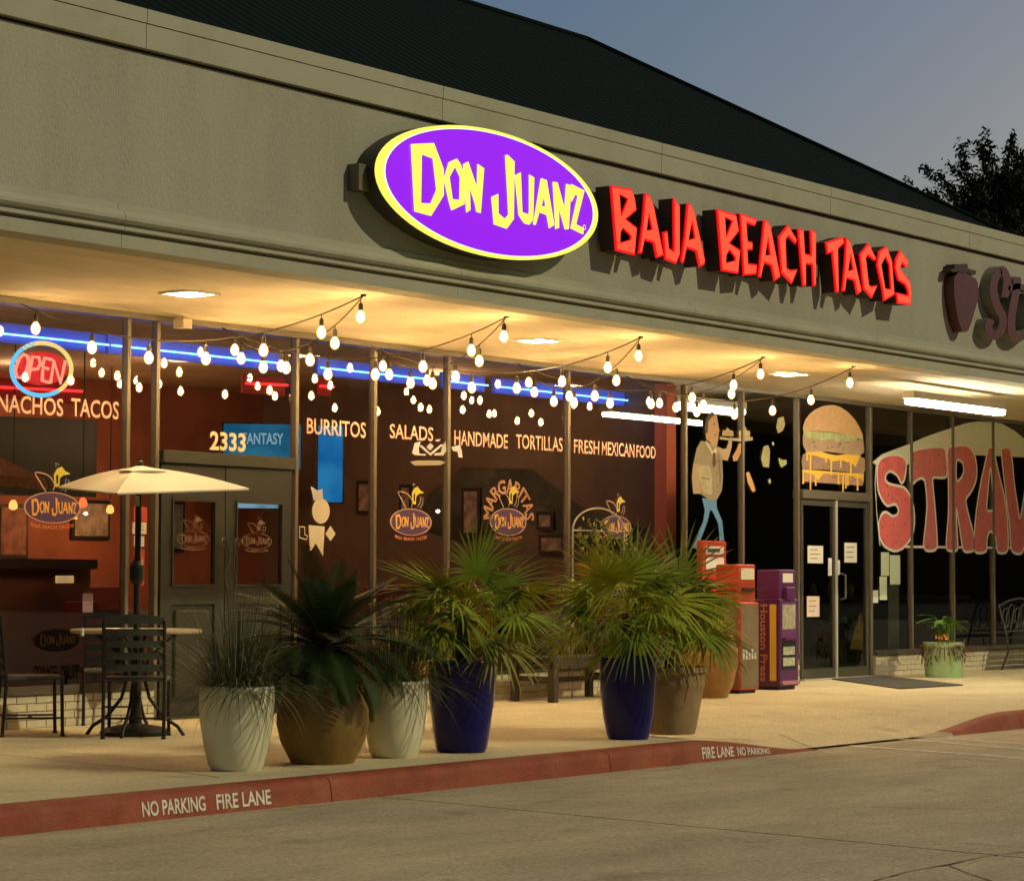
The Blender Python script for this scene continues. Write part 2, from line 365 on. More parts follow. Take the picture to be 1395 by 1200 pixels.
# storefront: base, sills, mullions, panes
D1 = (15.86, 17.58); D2 = (26.83, 28.55)
mull = [(10.4, 10.47), (13.55, 13.62), (15.44, 15.50), (15.78, 15.86), (17.58, 17.67), (18.72, 18.78), (19.86, 19.925), (21.92, 21.99), (24.22, 24.29), (25.46, 25.53), (26.74, 26.83), (28.55, 28.68), (29.69, 29.77), (30.89, 30.97), (32.12, 32.20), (33.5, 33.58), (36, 36.08), (40, 40.08)]
for a, b in mull:
    z0 = 0.0 if (a, b) in (mull[3], mull[4], mull[10], mull[11]) else .33
    ob('mullion', MB().cbox((a + b) / 2 - .022 - .25 * max(0, b - a - .09), (a + b) / 2 + .022 + .25 * max(0, b - a - .09), -.008, .062, z0, 3.355, .004), M['alu'], B)
for a, b in ((10.4, D1[0]), (D1[0], D1[1]), (D1[1], D2[0]), (D2[0], D2[1]), (D2[1], 40)):
    ob('header', MB().box(a, b, -.045, .12, 3.357, 3.408), M['alu'], B)
for a, b in ((10.4, 15.78), (17.67, 26.74), (28.68, 40)):
    ob('sill', MB().box(a, b, -.05, .12, .262, .328), M['alud'], B)
    ob('base_core', MB().box(a, b, -.018, .12, 0, .258), M['mortar'], B)
for a, b, ch in ((D1[0], D1[1], M['door']), (D2[0], D2[1], M['alu'])):
    ob('transom_bar', MB().cbox(a, b, -.04, .11, 2.17, 2.275, .006), ch, B)
# bricks: individual in the nearest lengths, the rest joined
bl, bh, gp = .203, .0575, .008
brick_me = None; nb = 0; rest = MB()
def bmesh(v): return MB().cbox(0, bl, -.012 - v, .0, 0, bh, .003)
bms = []
for v in (0, .002, .004):
    me = bpy.data.meshes.new('brick'); b_ = bmesh(v); me.from_pydata(b_.v, [], b_.f); me.materials.append(M['brick']); bms.append(me)
for c in range(4):
    z = .004 + c * (bh + gp)
    for (a, b, single) in ((13.6, 15.78, True), (19.6, 22.5, True), (28.68, 33.6, True), (17.67, 19.6, False), (22.5, 26.74, False), (10.4, 13.6, False)):
        x = a + (0 if c % 2 else -.1)
        while x < b - .02:
            x0 = max(x, a); x1 = min(x + bl, b)
            if x1 - x0 > .03:
                if single and abs(x1 - x0 - bl) < .001 and nb < 290:
                    o = bpy.data.objects.new('brick', random.choice(bms)); COL.objects.link(o); o.parent = B; o.location = (x0, -.019, z); nb += 1
                else: rest.box(x0, x1, -.032, -.018, z, z + bh)
            x += bl + gp
ob('brick_course', rest, M['brick'], B)['kind'] = 'stuff'
# glass
mg = bpy.data.materials.new('window_glass'); mg.use_nodes = True; t = mg.node_tree; t.nodes.clear()
out = t.nodes.new('ShaderNodeOutputMaterial'); mixs = t.nodes.new('ShaderNodeMixShader'); tr = t.nodes.new('ShaderNodeBsdfTransparent'); gl = t.nodes.new('ShaderNodeBsdfGlossy'); fr = t.nodes.new('ShaderNodeFresnel')
tr.inputs[0].default_value = (.80, .79, .76, 1); gl.inputs['Roughness'].default_value = 0.0; fr.inputs[0].default_value = 1.52
t.links.new(fr.outputs[0], mixs.inputs[0]); t.links.new(tr.outputs[0], mixs.inputs[1]); t.links.new(gl.outputs[0], mixs.inputs[2]); t.links.new(mixs.outputs[0], out.inputs[0])
M['glass'] = mg
edges = [m for m in mull]
def pane(x0, x1, z0, z1, par=B, y=.03):
    return ob('window_pane', MB().add([(x0, y, z0), (x1, y, z0), (x1, y, z1), (x0, y, z1)], [(0, 1, 2, 3)]), M['glass'], par)
for (a, b), (c, d) in zip(mull, mull[1:]):
    if abs(b - D1[0]) < .01 or abs(b - D2[0]) < .01: pane(b, c, 2.275, 3.36)
    else: pane(b, c, .328, 3.36)
# left entrance: pair of panelled doors
def panel_door(x0, x1, hx):
    d = ob('door', MB().box(x0, x0 + .13, 0, .05, .02, 2.168).box(x1 - .12, x1, 0, .05, .02, 2.168).box(x0 + .13, x1 - .12, 0, .05, 1.87, 2.168).box(x0 + .13, x1 - .12, 0, .05, .97, 1.12).box(x0 + .13, x1 - .12, 0, .05, .02, .14).box(x0 + .13, x1 - .12, .02, .04, .14, .97), M['door'], B)
    ob('raised_panel', MB().cbox(x0 + .18, x1 - .17, -.004, .02, .19, .92, .012), M['door'], d)
    fr = MB()
    for q in ((x0+.13, x1-.12, 1.12, 1.14), (x0+.13, x1-.12, 1.85, 1.87), (x0+.13, x0+.145, 1.14, 1.85), (x1-.135, x1-.12, 1.14, 1.85)): fr.box(q[0], q[1], -.012, .012, q[2], q[3])
    ob('glazing_bead', fr, M['door'], d)
    ob('pane', MB().add([(x0+.13, .02, 1.13), (x1-.12, .02, 1.13), (x1-.12, .02, 1.86), (x0+.13, .02, 1.86)], [(0, 1, 2, 3)]), M['glass'], d)
    s = 1 if hx > (x0 + x1) / 2 else -1; pts = []
    for k in range(12): tt = math.pi * 1.6 * k / 11; pts.append((hx - s * (.035 - .035 * math.cos(tt)) , -.07, 1.50 + .035 * math.sin(tt)))
    pts = list(reversed(pts)) + [(hx + s * .02 * math.sin(q * math.pi / 8 * 2), -.07 - .01 * math.sin(q), 1.48 - q * .05) for q in range(9)]
    ob('handle', MB().tube(pts, .011, 6), mat('iron_handle', (.12, .10, .08), .3, metal=.8), d, smooth=True)
xm = P(306, 800, 0).x
panel_door(D1[0] + .02, xm - .005, xm - .05); panel_door(xm + .005, D1[1] - .02, xm + .05)
ob('threshold', MB().box(D1[0], D1[1], -.05, .1, .001, .018), M['alud'], B)
# right entrance: pair of aluminium glass doors
xm2 = P(1138.5, 800, 0).x
for x0, x1 in ((D2[0] + .01, xm2 - .004), (xm2 + .004, D2[1] - .01)):
    d = ob('door', MB().box(x0, x0 + .055, 0, .05, .02, 2.168).box(x1 - .055, x1, 0, .05, .02, 2.168).box(x0 + .055, x1 - .055, 0, .05, 2.09, 2.168).box(x0 + .055, x1 - .055, 0, .05, .02, .14), M['alud'], B)
    ob('pane', MB().add([(x0+.055, .02, .14), (x1-.055, .02, .14), (x1-.055, .02, 2.09), (x0+.055, .02, 2.09)], [(0, 1, 2, 3)]), M['glass'], d)
    if x0 > xm2: ob('handle', MB().tube([(x0+.12, 0, 1.28), (x0+.12, -.07, 1.26), (x0+.12, -.07, .98), (x0+.12, 0, .96)], .013, 6), mat('satin_steel', (.5, .48, .42), .35, metal=1), d)
ob('astragal', MB().box(xm2 - .02, xm2 + .02, -.02, -.002, .02, 2.168), mat('bare_aluminium', (.62, .60, .52), .4, metal=.4), B)
ob('threshold', MB().box(D2[0], D2[1], -.05, .1, .001, .018), mat('worn_threshold', (.5, .46, .36), .6), B)
q = [P(x, y, Z=.006) for x, y in ((1128, 924), (1190, 919), (1312, 933), (1226, 938))]
tag(ob('door_mat', MB().add([(p.x, p.y, .014) for p in q] + [(p.x, p.y, .001) for p in q], [(0, 3, 2, 1), (0, 1, 5, 4), (1, 2, 6, 5), (2, 3, 7, 6), (3, 0, 4, 7)]), mat('rubber_mat', (.07, .065, .055), .9, bump=.4)), 'thin dark grey mat on the walk before the right glass doors', 'mat')

# ---------------------------------------------------------------- soffit fittings
def emis(name, col, s):
    m = bpy.data.materials.new(name); m.use_nodes = True; t = m.node_tree; t.nodes.clear()
    o = t.nodes.new('ShaderNodeOutputMaterial'); e = t.nodes.new('ShaderNodeEmission'); e.inputs[0].default_value = (*col, 1); e.inputs[1].default_value = s
    t.links.new(e.outputs[0], o.inputs[0]); return m
mdl = emis('downlight_lens', (1, .69, .34), 110)
for i, (x, y, lab) in enumerate(((258, 399, 'square recessed ceiling light left of the entrance, above the umbrella table'), (733, 463, 'square recessed ceiling light behind the longest swag of bulbs, middle of the three'), (1077, 509, 'square recessed ceiling light nearest the burger painting'))):
    p = P(x, y, Z=3.41); t = thing('ceiling_light', lab, 'ceiling light', (p.x, p.y, 3.41), 'square lights recessed in the soffit')
    ob('frame', MB().box(p.x-.17, p.x+.17, p.y-.17, p.y-.14, 3.395, 3.412).box(p.x-.17, p.x+.17, p.y+.14, p.y+.17, 3.395, 3.412).box(p.x-.17, p.x-.14, p.y-.14, p.y+.14, 3.395, 3.412).box(p.x+.14, p.x+.17, p.y-.14, p.y+.14, 3.395, 3.412), M['white'], t)
    ob('lens', MB().box(p.x-.14, p.x+.14, p.y-.14, p.y+.14, 3.398, 3.408), mdl, t)
p = P(248, 436, -.15)
t = thing('security_camera', 'small cream box camera on the soffit left of the entrance', 'camera', (p.x, p.y, 3.41))
ob('housing', MB().cbox(p.x-.06, p.x+.06, p.y-.07, p.y+.05, 3.30, 3.385, .01), mat('cream_plastic', (.7, .58, .35), .5), t)
ob('mount', MB().lathe([(.035, 3.385), (.035, 3.41)], (p.x, p.y, 0), 12), M['white'], t)
# fluorescent fixture under the soffit at the right shop
a = P(1240, 541, -2.0); b = P(1362, 551, -2.0)
def fluor(x0, x1, y, z, lab, s=14, rad=.03, name='fluorescent_light'):
    t = thing(name, lab, 'fluorescent light', ((x0+x1)/2, y, z))
    ob('housing', MB().box(x0-.05, x1+.05, y-.07, y+.07, z+.045, z+.13), M['white'], t)
    for dy in (-.04, .04): ob('tube', MB().tube([(x0, y+dy, z+.01), (x1, y+dy, z+.01)], rad, 10), emis('tube_light', (1, .86, .62), s), t)
    return t
fluor(a.x, b.x, -2.0, a.z - .06, 'bright bare twin tube light under the soffit before the big painted letters', 85)
# its companions inside the right shop
a = P(872, 548, .75); b = P(1008, 563, .75)
fluor(a.x, b.x, .75, (a.z + b.z) / 2, 'long lit tube light inside the right shop above the painted waiter', 11, .045)

# ---------------------------------------------------------------- string lights
mbulb = bpy.data.materials.new('bulb_glow'); mbulb.use_nodes = True; t = mbulb.node_tree; t.nodes.clear()
o_ = t.nodes.new('ShaderNodeOutputMaterial'); e_ = t.nodes.new('ShaderNodeEmission'); e_.inputs[0].default_value = (1, .62, .25, 1); e_.inputs[1].default_value = 190
lw = t.nodes.new('ShaderNodeLayerWeight'); lw.inputs[0].default_value = .5; e2_ = t.nodes.new('ShaderNodeEmission'); e2_.inputs[0].default_value = (1, .46, .10, 1); e2_.inputs[1].default_value = 2.0
mxs = t.nodes.new('ShaderNodeMixShader'); mrb = t.nodes.new('ShaderNodeMapRange'); mrb.inputs[1].default_value = .10; mrb.inputs[2].default_value = .34; t.links.new(lw.outputs['Facing'], mrb.inputs[0])
t.links.new(mrb.outputs[0], mxs.inputs[0]); t.links.new(e_.outputs[0], mxs.inputs[1]); t.links.new(e2_.outputs[0], mxs.inputs[2]); t.links.new(mxs.outputs[0], o_.inputs[0])
mwire = mat('black_wire', (.05, .035, .02), .6)
def bulb_mesh():
    b = MB().lathe([(.005, -.078), (.020, -.073), (.034, -.056), (.040, -.032), (.036, -.006), (.024, .014), (.015, .027)], n=16)
    me = bpy.data.meshes.new('bulb'); me.from_pydata(b.v, [], b.f); me.materials.append(mbulb); me.polygons.foreach_set('use_smooth', [True] * len(me.polygons)); return me
def sock_mesh():
    b = MB().lathe([(.016, .026), (.018, .03), (.018, .07), (.010, .085)], n=8).tube([(0, 0, .08), (0, 0, .115)], .004, 5)
    me = bpy.data.meshes.new('socket'); me.from_pydata(b.v, [], b.f); me.materials.append(mwire); return me
BM, SM = bulb_mesh(), sock_mesh()
En = [P(x, y, Z=3.40) for x, y in ((495, 403), (690, 432), (873, 460), (1040, 487), (1163, 500))]
Sx = [14.18, 16.55, 18.6, 20.95, 22.95]
Sn = [Vector((x, -.06, 3.36)) for x in Sx]
names = ['nearest swag of glowing bulbs, running to the far left storefront corner', 'swag of bulbs from the first soffit hook back to the transom over the doors', 'swag of bulbs crossing above the word burritos from the second hook', 'steep swag of bulbs from the second hook back to the glass above salads', 'swag of bulbs sloping above the word handmade from the third hook', 'steep swag of bulbs from the third hook down to the glass above tortillas', 'swag of bulbs above the words mexican food from the fourth hook', 'steep swag of bulbs from the fourth hook near the red post', 'last swag of bulbs, rising to the hook before the burger painting']
pairs = []
for i in range(5):
    pairs.append((En[i], Sn[i]))
    if i < 4: pairs.append((En[i], Sn[i + 1]))
for (A, Bp), lab in zip(pairs, names):
    t = thing('string_light', lab, 'string lights', A, 'swags of bulbs under the soffit')
    sag = U(.30, .36); n = 26; Ln = (Bp - A).length; sag *= min(1.15, Ln / 2.7)
    def wp(u): return A.lerp(Bp, u) - Vector((0, 0, 4 * sag * u * (1 - u)))
    ob('wire', MB().tube([wp(k / n) for k in range(n + 1)], .0055, 5), mwire, t)
    k = max(5, int(round(Ln / .43)))
    for j in range(k):
        u = (j + (.72 if names.index(lab) % 2 == 0 and names.index(lab) < 8 else .10)) / k; w = wp(u)
        bo = ob('bulb', BM, mbulb, t, loc=w - A - Vector((0, 0, .115)))
        ob('socket', SM, mwire, bo)
    ob('hook', MB().box(A.x-.015, A.x+.015, A.y-.015, A.y+.015, 3.395, 3.41), M['black'], t)

# ---------------------------------------------------------------- oval sign
SY = -3.12; ecx, ecz, ea, eb = 16.3538, 4.2464, 1.4723, .5033
def ell(k=1.0, n=72, a=None, b=None, c=None, z=None):
    a = ea if a is None else a; b = eb if b is None else b; c = ecx if c is None else c; z = ecz if z is None else z
    return [(c + a*k*math.cos(2*math.pi*i/n), z + b*k*math.sin(2*math.pi*i/n)) for i in range(n)]
O1, s1 = (470, 160), 6.667; O2, s2 = (640, 180), 6.316
DJ = [
 ([[(597,245),(800,235),(888,470),(890,710),(775,895),(628,855)], [(690,335),(795,375),(828,660),(775,785),(683,780)]], O1, s1),
 ([[(940,410),(1010,378),(1040,420),(1078,520),(1078,790),(965,845),(940,760),(895,560)], [(995,445),(1042,545),(1038,752),(970,745),(942,545)]], O1, s1),
 ([[(595,258),(617,247),(660,375),(663,258),(692,278),(676,490),(658,484),(652,450),(624,360),(627,475),(610,487)]], (460, 150), 3.4875),
 ([[(303,200),(318,197),(378,255),(372,750),(312,832),(205,795),(183,560),(238,535),(240,700),(295,750),(330,715)]], O2, s2),
 ([[(385,375),(432,350),(445,690),(500,712),(508,690),(508,368),(548,395),(538,755),(505,798),(465,785),(418,715)]], O2, s2),
 ([[(610,400),(655,415),(720,800),(680,828),(660,715),(592,690),(560,800),(543,795)], [(635,545),(650,640),(610,640)]], O2, s2),
 ([[(712,430),(748,435),(812,670),(828,448),(866,462),(845,835),(818,840),(760,640),(762,825),(735,835)]], O2, s2),
 ([[(870,450),(980,505),(908,795),(972,828),(970,880),(865,828),(928,548),(900,540),(872,600)]], O2, s2)]
DJXZ = [[XZ(lp, org, sc, SY - .012) for lp in loops] for loops, org, sc in DJ]
DJN = [[[((x - ecx) / ea, (z - ecz) / eb) for x, z in lp] for lp in L_] for L_ in DJXZ]
def glow(name, col, s, gloss=True):
    m = mat(name, tuple(c * .5 for c in col), .25, emit=col, estr=s); return m
mpur = glow('purple_face', lin((142, 26, 228)), 1.0); myel = glow('yellow_face', lin((255, 255, 96)), 1.0); mrim = glow('pale_rim', lin((255, 250, 200)), 1.1)
sg = thing('oval_sign', 'lit purple oval sign with yellow rim reading Don Juanz', 'sign', (ecx, FY, ecz))
ob('cabinet', MB().flat([ell(1.0)], SY + .004, FY - .03), mat('sign_can', (.05, .045, .035), .5), sg, smooth=False)
# slightly bulged purple face
fb = MB(); rings = 8; n = 72; vs = [(ecx, SY - .05, ecz)]; fs = []
for r_ in range(1, rings + 1):
    k = .955 * r_ / rings
    for x, z in ell(k): vs.append((x, SY - .006 - .045 * (1 - (r_ / rings) ** 2) * 0.15, z))
for i in range(n): fs.append((0, 1 + (i + 1) % n, 1 + i)[::-1])
for r_ in range(rings - 1):
    for i in range(n): a = 1 + r_*n + i; b = 1 + r_*n + (i+1) % n; fs.append((a, b, b + n, a + n)[::-1])
vs[0] = (ecx, SY - .0127, ecz)
ob('face', fb.add(vs, [tuple(reversed(f)) for f in fs]), mpur, sg, smooth=True)
ob('rim', MB().flat([ell(1.003), ell(.945)], SY - .003, SY + .03), myel, sg)
ob('rim_line', MB().flat([ell(.962), ell(.946)], SY - .0065), mrim, sg)
for L_, ch in zip(DJXZ, 'DONJUANZ'): ob('letter', MB().flat([list(lp) for lp in L_], SY - .021, SY - .012), myel, sg)
p = P(796, 310, SY - .02); ob('registered_mark', MB().flat([ell(1, 16, .022, .022, p.x, p.z), ell(.7, 16, .022, .022, p.x, p.z)], SY - .021), myel, sg)
p = P(490, 241, FY - .1)
ob('bracket', MB().box(p.x - .02, p.x + .10, FY - .11, FY, p.z - .10, p.z + .10), mat('galvanised', (.18, .16, .12), .5, metal=.6), sg)
ob('bracket', MB().box(ecx + 1.1, ecx + 1.4, FY - .03, FY, ecz - .1, ecz + .1), mat('galvanised_b', (.18, .16, .12), .5, metal=.6), sg)
for x, y in ((560, 312), (597, 332), (635, 344), (670, 351)):
    p = P(x, y, -3.0)

# ---------------------------------------------------------------- red channel letters
mrf = glow('red_face', (1.0, .075, .03), 1.1); mrt = glow('red_trim', (.85, .0, .004), .9); mcan = mat('letter_can', (.035, .014, .012), .6)
C1, k1 = (800, 240), 7.75; C2, k2 = (950, 270), 7.75; C3, k3 = (1110, 300), 9.233
RL = [
 ([[(265,118),(470,155),(500,240),(515,350),(395,455),(520,555),(500,815),(318,770)], [(342,185),(438,240),(358,440)], [(378,540),(470,630),(465,675),(348,712),(352,600)]], C1, k1),
 ([[(622,200),(655,208),(700,320),(800,825),(745,845),(712,690),(605,655),(575,800),(558,798),(600,480)], [(652,372),(695,570),(628,578)]], C1, k1),
 ([[(925,260),(975,320),(975,820),(940,905),(835,865),(815,610),(845,600),(860,770),(915,810),(928,780)]], C1, k1),
 ([[(1070,305),(1095,310),(1130,385),(1240,890),(1235,920),(1195,940),(1160,780),(1050,740),(1018,895),(1005,885),(1040,640)], [(1110,450),(1145,660),(1070,680)]], C1, k1),
 ([[(222,135),(410,190),(435,340),(330,480),(450,560),(430,780),(270,750)], [(292,195),(380,240),(305,430)], [(342,535),(408,625),(405,665),(302,688),(308,600)]], C2, k2),
 ([[(465,180),(625,235),(610,275),(515,245),(530,465),(580,480),(580,530),(525,535),(535,705),(625,715),(620,790),(500,800)]], C2, k2),
 ([[(715,255),(735,248),(770,300),(872,820),(825,855),(792,700),(705,665),(672,820),(658,812)], [(748,395),(778,605),(718,608)]], C2, k2),
 ([[(962,300),(1045,440),(1040,465),(965,385),(930,430),(940,750),(990,775),(1050,765),(1000,885),(900,780),(870,420)]], C2, k2),
 ([[(1075,340),(1120,345),(1135,600),(1215,620),(1205,355),(1250,370),(1250,910),(1235,915),(1225,690),(1145,680),(1145,910),(1125,910)]], C2, k2),
 ([[(155,295),(355,230),(365,280),(290,350),(300,890),(280,890),(230,380),(170,405)]], C3, k3),
 ([[(405,245),(455,300),(585,880),(545,915),(510,745),(400,710),(380,875),(360,870),(390,560)], [(455,400),(490,630),(420,642)]], C3, k3),
 ([[(680,310),(765,480),(755,490),(670,420),(640,470),(680,820),(710,850),(780,835),(720,960),(625,850),(580,440)]], C3, k3),
 ([[(905,345),(970,520),(1000,925),(880,995),(860,850),(795,560),(820,410)], [(895,450),(945,560),(965,875),(887,865),(837,560)]], C3, k3),
 ([[(1080,400),(1175,520),(1160,575),(1095,520),(1070,620),(1190,770),(1215,900),(1200,1050),(1055,1030),(1040,930),(1185,965),(1185,890),(1150,800),(1060,740),(1020,600),(1030,500)]], C3, k3)]
RY = -3.105
rs = thing('channel_letter_sign', 'glowing red angular letters reading Baja Beach Tacos', 'sign', (20, FY, 4.2))
def shrink(lp, w, outer=True):
    n = len(lp); ar = sum(lp[i][0]*lp[(i+1) % n][1] - lp[(i+1) % n][0]*lp[i][1] for i in range(n)); sg_ = 1 if ar > 0 else -1
    out = []
    for i in range(n):
        p = Vector(lp[i]); a = (p - Vector(lp[i-1])); b = (Vector(lp[(i+1) % n]) - p)
        if a.length < 1e-6 or b.length < 1e-6: out.append(lp[i]); continue
        a.normalize(); b.normalize(); na = Vector((-a.y, a.x)) * sg_; nb_ = Vector((-b.y, b.x)) * sg_
        m_ = na + nb_; l = m_.length
        if l < .3: out.append(lp[i]); continue
        m_.normalize(); k = min(1 / max(.35, m_.dot(na)), 2.0); q = p + m_ * w * k * (1 if outer else -1)
        out.append((q.x, q.y))
    return out
for loops, org, sc in RL:
    L_ = [XZ(lp, org, sc, RY) for lp in loops]
    lt = ob('letter', MB().flat([shrink(L_[0], -.012)] + [list(h) for h in L_[1:]], RY + .012, FY - .04), mcan, rs)
    ob('trim_cap', MB().flat([shrink(L_[0], -.016)] + [shrink(h, .004) for h in L_[1:]], RY + .006, RY + .018), mrt, lt)
    ob('face', MB().flat(L_, RY), mrf, lt)
for x0, x1, y in ((840, 955, 310), (985, 1110, 340), (1135, 1235, 362)):
    a = P(x0, y, FY - .04); b = P(x1, y, FY - .04)
    ob('raceway', MB().box(a.x, b.x, FY - .07, FY, a.z - .09, a.z + .03), mat('raceway_paint', (.22, .19, .14), .7), rs)
# unlit strawberry and script letters
st = thing('strawberry_sign', 'unlit maroon strawberry emblem and script letters at the right end of the fascia', 'sign', (27, FY, 4.2))
O4, k4 = (1270, 330), 8.0; mmar = mat('maroon_face', (.10, .022, .022), .25, var=.2, vscale=3); mret = mat('return_side', (.20, .19, .13), .6)
body = [(240,380),(280,335),(330,310),(380,320),(430,370),(480,405),(498,450),(505,560),(490,650),(470,730),(435,850),(400,950),(370,980),(330,975),(300,900),(280,830),(255,700),(240,560)]
stem = [(195,300),(232,290),(238,240),(320,245),(372,235),(382,290),(470,312),(465,352),(430,362),(380,330),(330,335),(290,320),(210,330)]
sb_ = ob('strawberry', MB().flat([XZ(body, O4, k4, -3.02)], -3.02, FY), mmar, st)
ob('leaf_cap', MB().flat([XZ(stem, O4, k4, -3.02)], -3.03, FY - .02), mat('dark_leaf_cap', (.05, .03, .02), .5), sb_)
def smooth_path(pts, n=6):
    out = []
    for i in range(len(pts) - 1):
        p0 = Vector(pts[max(i-1, 0)]); p1 = Vector(pts[i]); p2 = Vector(pts[i+1]); p3 = Vector(pts[min(i+2, len(pts)-1)])
        for k in range(n):
            t = k / n; out.append(tuple(.5 * ((2*p1) + (p2-p0)*t + (2*p0-5*p1+4*p2-p3)*t*t + (3*p1-p0-3*p2+p3)*t**3)))
    out.append(pts[-1]); return out
def stroke(path, w):
    A = []; Bq = []
    for i, p in enumerate(path):
        d = Vector(path[min(i+1, len(path)-1)]) - Vector(path[max(i-1, 0)]); d.normalize(); n = Vector((-d.y, d.x))
        ww = w * (1 if 0 < i < len(path) - 1 else .7); A.append(tuple(Vector(p) + n*ww)); Bq.append(tuple(Vector(p) - n*ww))
    return A, Bq
for path, w in (([(790,600),(815,420),(760,300),(690,380),(665,520),(700,680),(770,830),(740,980),(660,1020),(610,930),(640,840)], 42), ([(930,380),(900,600),(865,800),(870,1000),(950,1040),(1060,950)], 42), ([(830,520),(930,480),(1060,520)], 32), ([(1060,560),(1040,760),(1050,1000)], 42), ([(1050, 620), (1150, 540), (1220, 600)], 36)):
    sp = smooth_path(path, 5); A, Bq = stroke(sp, w)
    fa = XZ(A, O4, k4, -3.02); fb_ = XZ(Bq, O4, k4, -3.02); n = len(fa); mb = MB()
    mb.add([(x, -3.02, z) for x, z in fa] + [(x, -3.02, z) for x, z in fb_] + [(x, FY, z) for x, z in fa] + [(x, FY, z) for x, z in fb_],
           [f for i in range(n-1) for f in ((i, i+1, n+i+1, n+i), (i, 2*n+i, 2*n+i+1, i+1), (n+i, n+i+1, 3*n+i+1, 3*n+i))] + [(0, n, 3*n, 2*n), (n-1, 3*n-1, 4*n-1, 2*n-1)][:2])
    lt = ob('letter', mb, mret, st); k_ = MB().add([(x, -3.024, z) for x, z in fa] + [(x, -3.024, z) for x, z in fb_], [(i, n+i, n+i+1, i+1) for i in range(n-1)])
    ob('face', k_, mmar, lt)

# ---------------------------------------------------------------- window lettering
WY = -.004 + .02
msal = mat('salmon_vinyl', (.92, .58, .45), .6, var=.08, vscale=6, emit=(.85, .30, .14), estr=.0)
def word(s, xl, xr, yt, yb, lab, m=msal, bold=.014):
    o = text_px(s, xl, xr, yt, yb, WY, m, name='window_lettering', bold=bold); tag(o, lab, 'lettering'); return o
word('NACHOS', -4, 83, 536, 561, 'salmon word NACHOS on the glass below the neon sign')
word('TACOS', 97, 159, 542, 567, 'salmon word TACOS on the glass at the left, beside the mullion')
word('BURRITOS', 418, 497, 569, 591, 'salmon word BURRITOS on the pane right of the doors')
word('SALADS', 531, 589, 577, 597, 'salmon word SALADS on the third pane')
word('HANDMADE', 619, 691, 586, 606, 'salmon word HANDMADE on the wide pane')
word('TORTILLAS', 703, 766, 591, 611, 'salmon word TORTILLAS on the wide pane')
word('FRESH', 782, 816, 598, 617, 'salmon word FRESH left of the red post', msal)
word('MEXICAN', 820, 864, 601, 620, 'salmon word MEXICAN left of the red post', msal)
word('FOOD', 867, 893, 606, 623, 'salmon word FOOD beside the red post', msal)
mnum = mat('cream_number', (.95, .80, .52), .5)
o = text_px('2333', 286, 333, 587, 613, WY, mnum, name='street_number', bold=.03); tag(o, 'bold cream street number 2333 on the transom over the left doors', 'number')
mdk = mat('dark_vinyl', (.006, .004, .003), .9, spec=0)
o = text_px('TAKE OUT', 47, 110, 907, 927, WY, mdk, name='window_lettering', bold=.02); tag(o, 'dark words TAKE OUT low on the left window', 'lettering')
# logos
mlp = mat('purple_vinyl', (.085, .035, .13), .6); mlr = mat('beige_vinyl', (.62, .42, .32), .6); mly = mat('amber_vinyl', (.90, .52, .14), .6, emit=(.9, .45, .1), estr=.0); mlo = mat('orange_vinyl', (.62, .20, .10), .6); mlyel = mat('lemon_vinyl', (.75, .65, .08), .6); mlg = mat('grey_vinyl', (.30, .28, .28), .6); mfr = mat('etched_vinyl', (.22, .14, .10), .7)
def logo(pxl, pxr, pyc, lab, mono=None, filled=True, sub='BAJA BEACH TACOS', bw=.5, Yd=WY, extras=True):
    l = P(pxl, pyc, Yd); r = P(pxr, pyc, Yd); cxx = (l.x + r.x) / 2; c = P((pxl + pxr) / 2, pyc, Yd); cz = c.z; a = (r.x - l.x) / 2; b = a * bw
    g_ = thing('window_logo', lab, 'logo', (cxx, Yd, cz))
    if filled: ob('oval', MB().flat([ell(1, 40, a, b, cxx, cz)], Yd - .001), mono if mono == mdk else mlp, g_)
    if mono != mdk: ob('rim', MB().flat([ell(1.0, 40, a, b, cxx, cz), ell(.94, 40, a, b, cxx, cz)], Yd - .002), mono or mlr, g_)
    mb = MB()
    for L_ in DJN: mb.flat([[(cxx + u * a, cz + v * b) for u, v in lp] for lp in L_], Yd - .003)
    ob('name', mb, mono if (mono and mono != mdk) else (mat('faded_name', (.03, .018, .01), .9, spec=0) if mono else mly), g_)
    if sub:
        mb = MB(); text_on(mb, sub, lambda u, v: (cxx + (u - .5) * a * 1.5, Yd - .003, cz - b * math.sqrt(max(0, 1 - ((u - .5) * 1.5) ** 2 * .55)) - b * .12 - b * .32 * (1 - v)), .03)
        ob('tagline', mb, mono or mlo, g_)
    if extras:
        f = lambda pts: [(cxx + u * a, cz + v * b) for u, v in pts]
        leaf = smooth_path([(-.25, 1.02), (-.45, 1.6), (-.62, 2.1), (-.5, 2.2), (-.15, 2.02), (.05, 1.5), (0, 1.1)], 4)
        ob('leaf_outline', MB().ribbon(f(leaf), a * .035, Yd - .003, closed=False), mono or mlr, g_)
        ob('bird', MB().flat([f([(.05, 1.35), (.22, 1.3), (.24, 1.9), (.36, 2.1), (.62, 2.2), (.42, 2.38), (.3, 2.65), (.14, 2.5), (.02, 2.1)]), f([(.12, 1.55), (.18, 1.55), (.18, 2.05), (.14, 2.15), (.10, 2.0)])], Yd - .003), mono or mlyel, g_)
        ob('bird_wing', MB().ribbon(f([(.3, 1.15), (.42, 1.45), (.46, 1.9)]), a*.04, Yd-.003, False).ribbon(f([(.42, 1.05), (.55, 1.4), (.55, 1.85)]), a*.04, Yd-.003, False).ribbon(f([(.1, 2.6), (.08, 2.85), (.2, 2.75)]), a*.03, Yd-.003, False), mono or mlg, g_)
    return g_
logo(32, 110, 691.5, 'purple and yellow restaurant logo on the left window, above the umbrella edge', bw=.40)
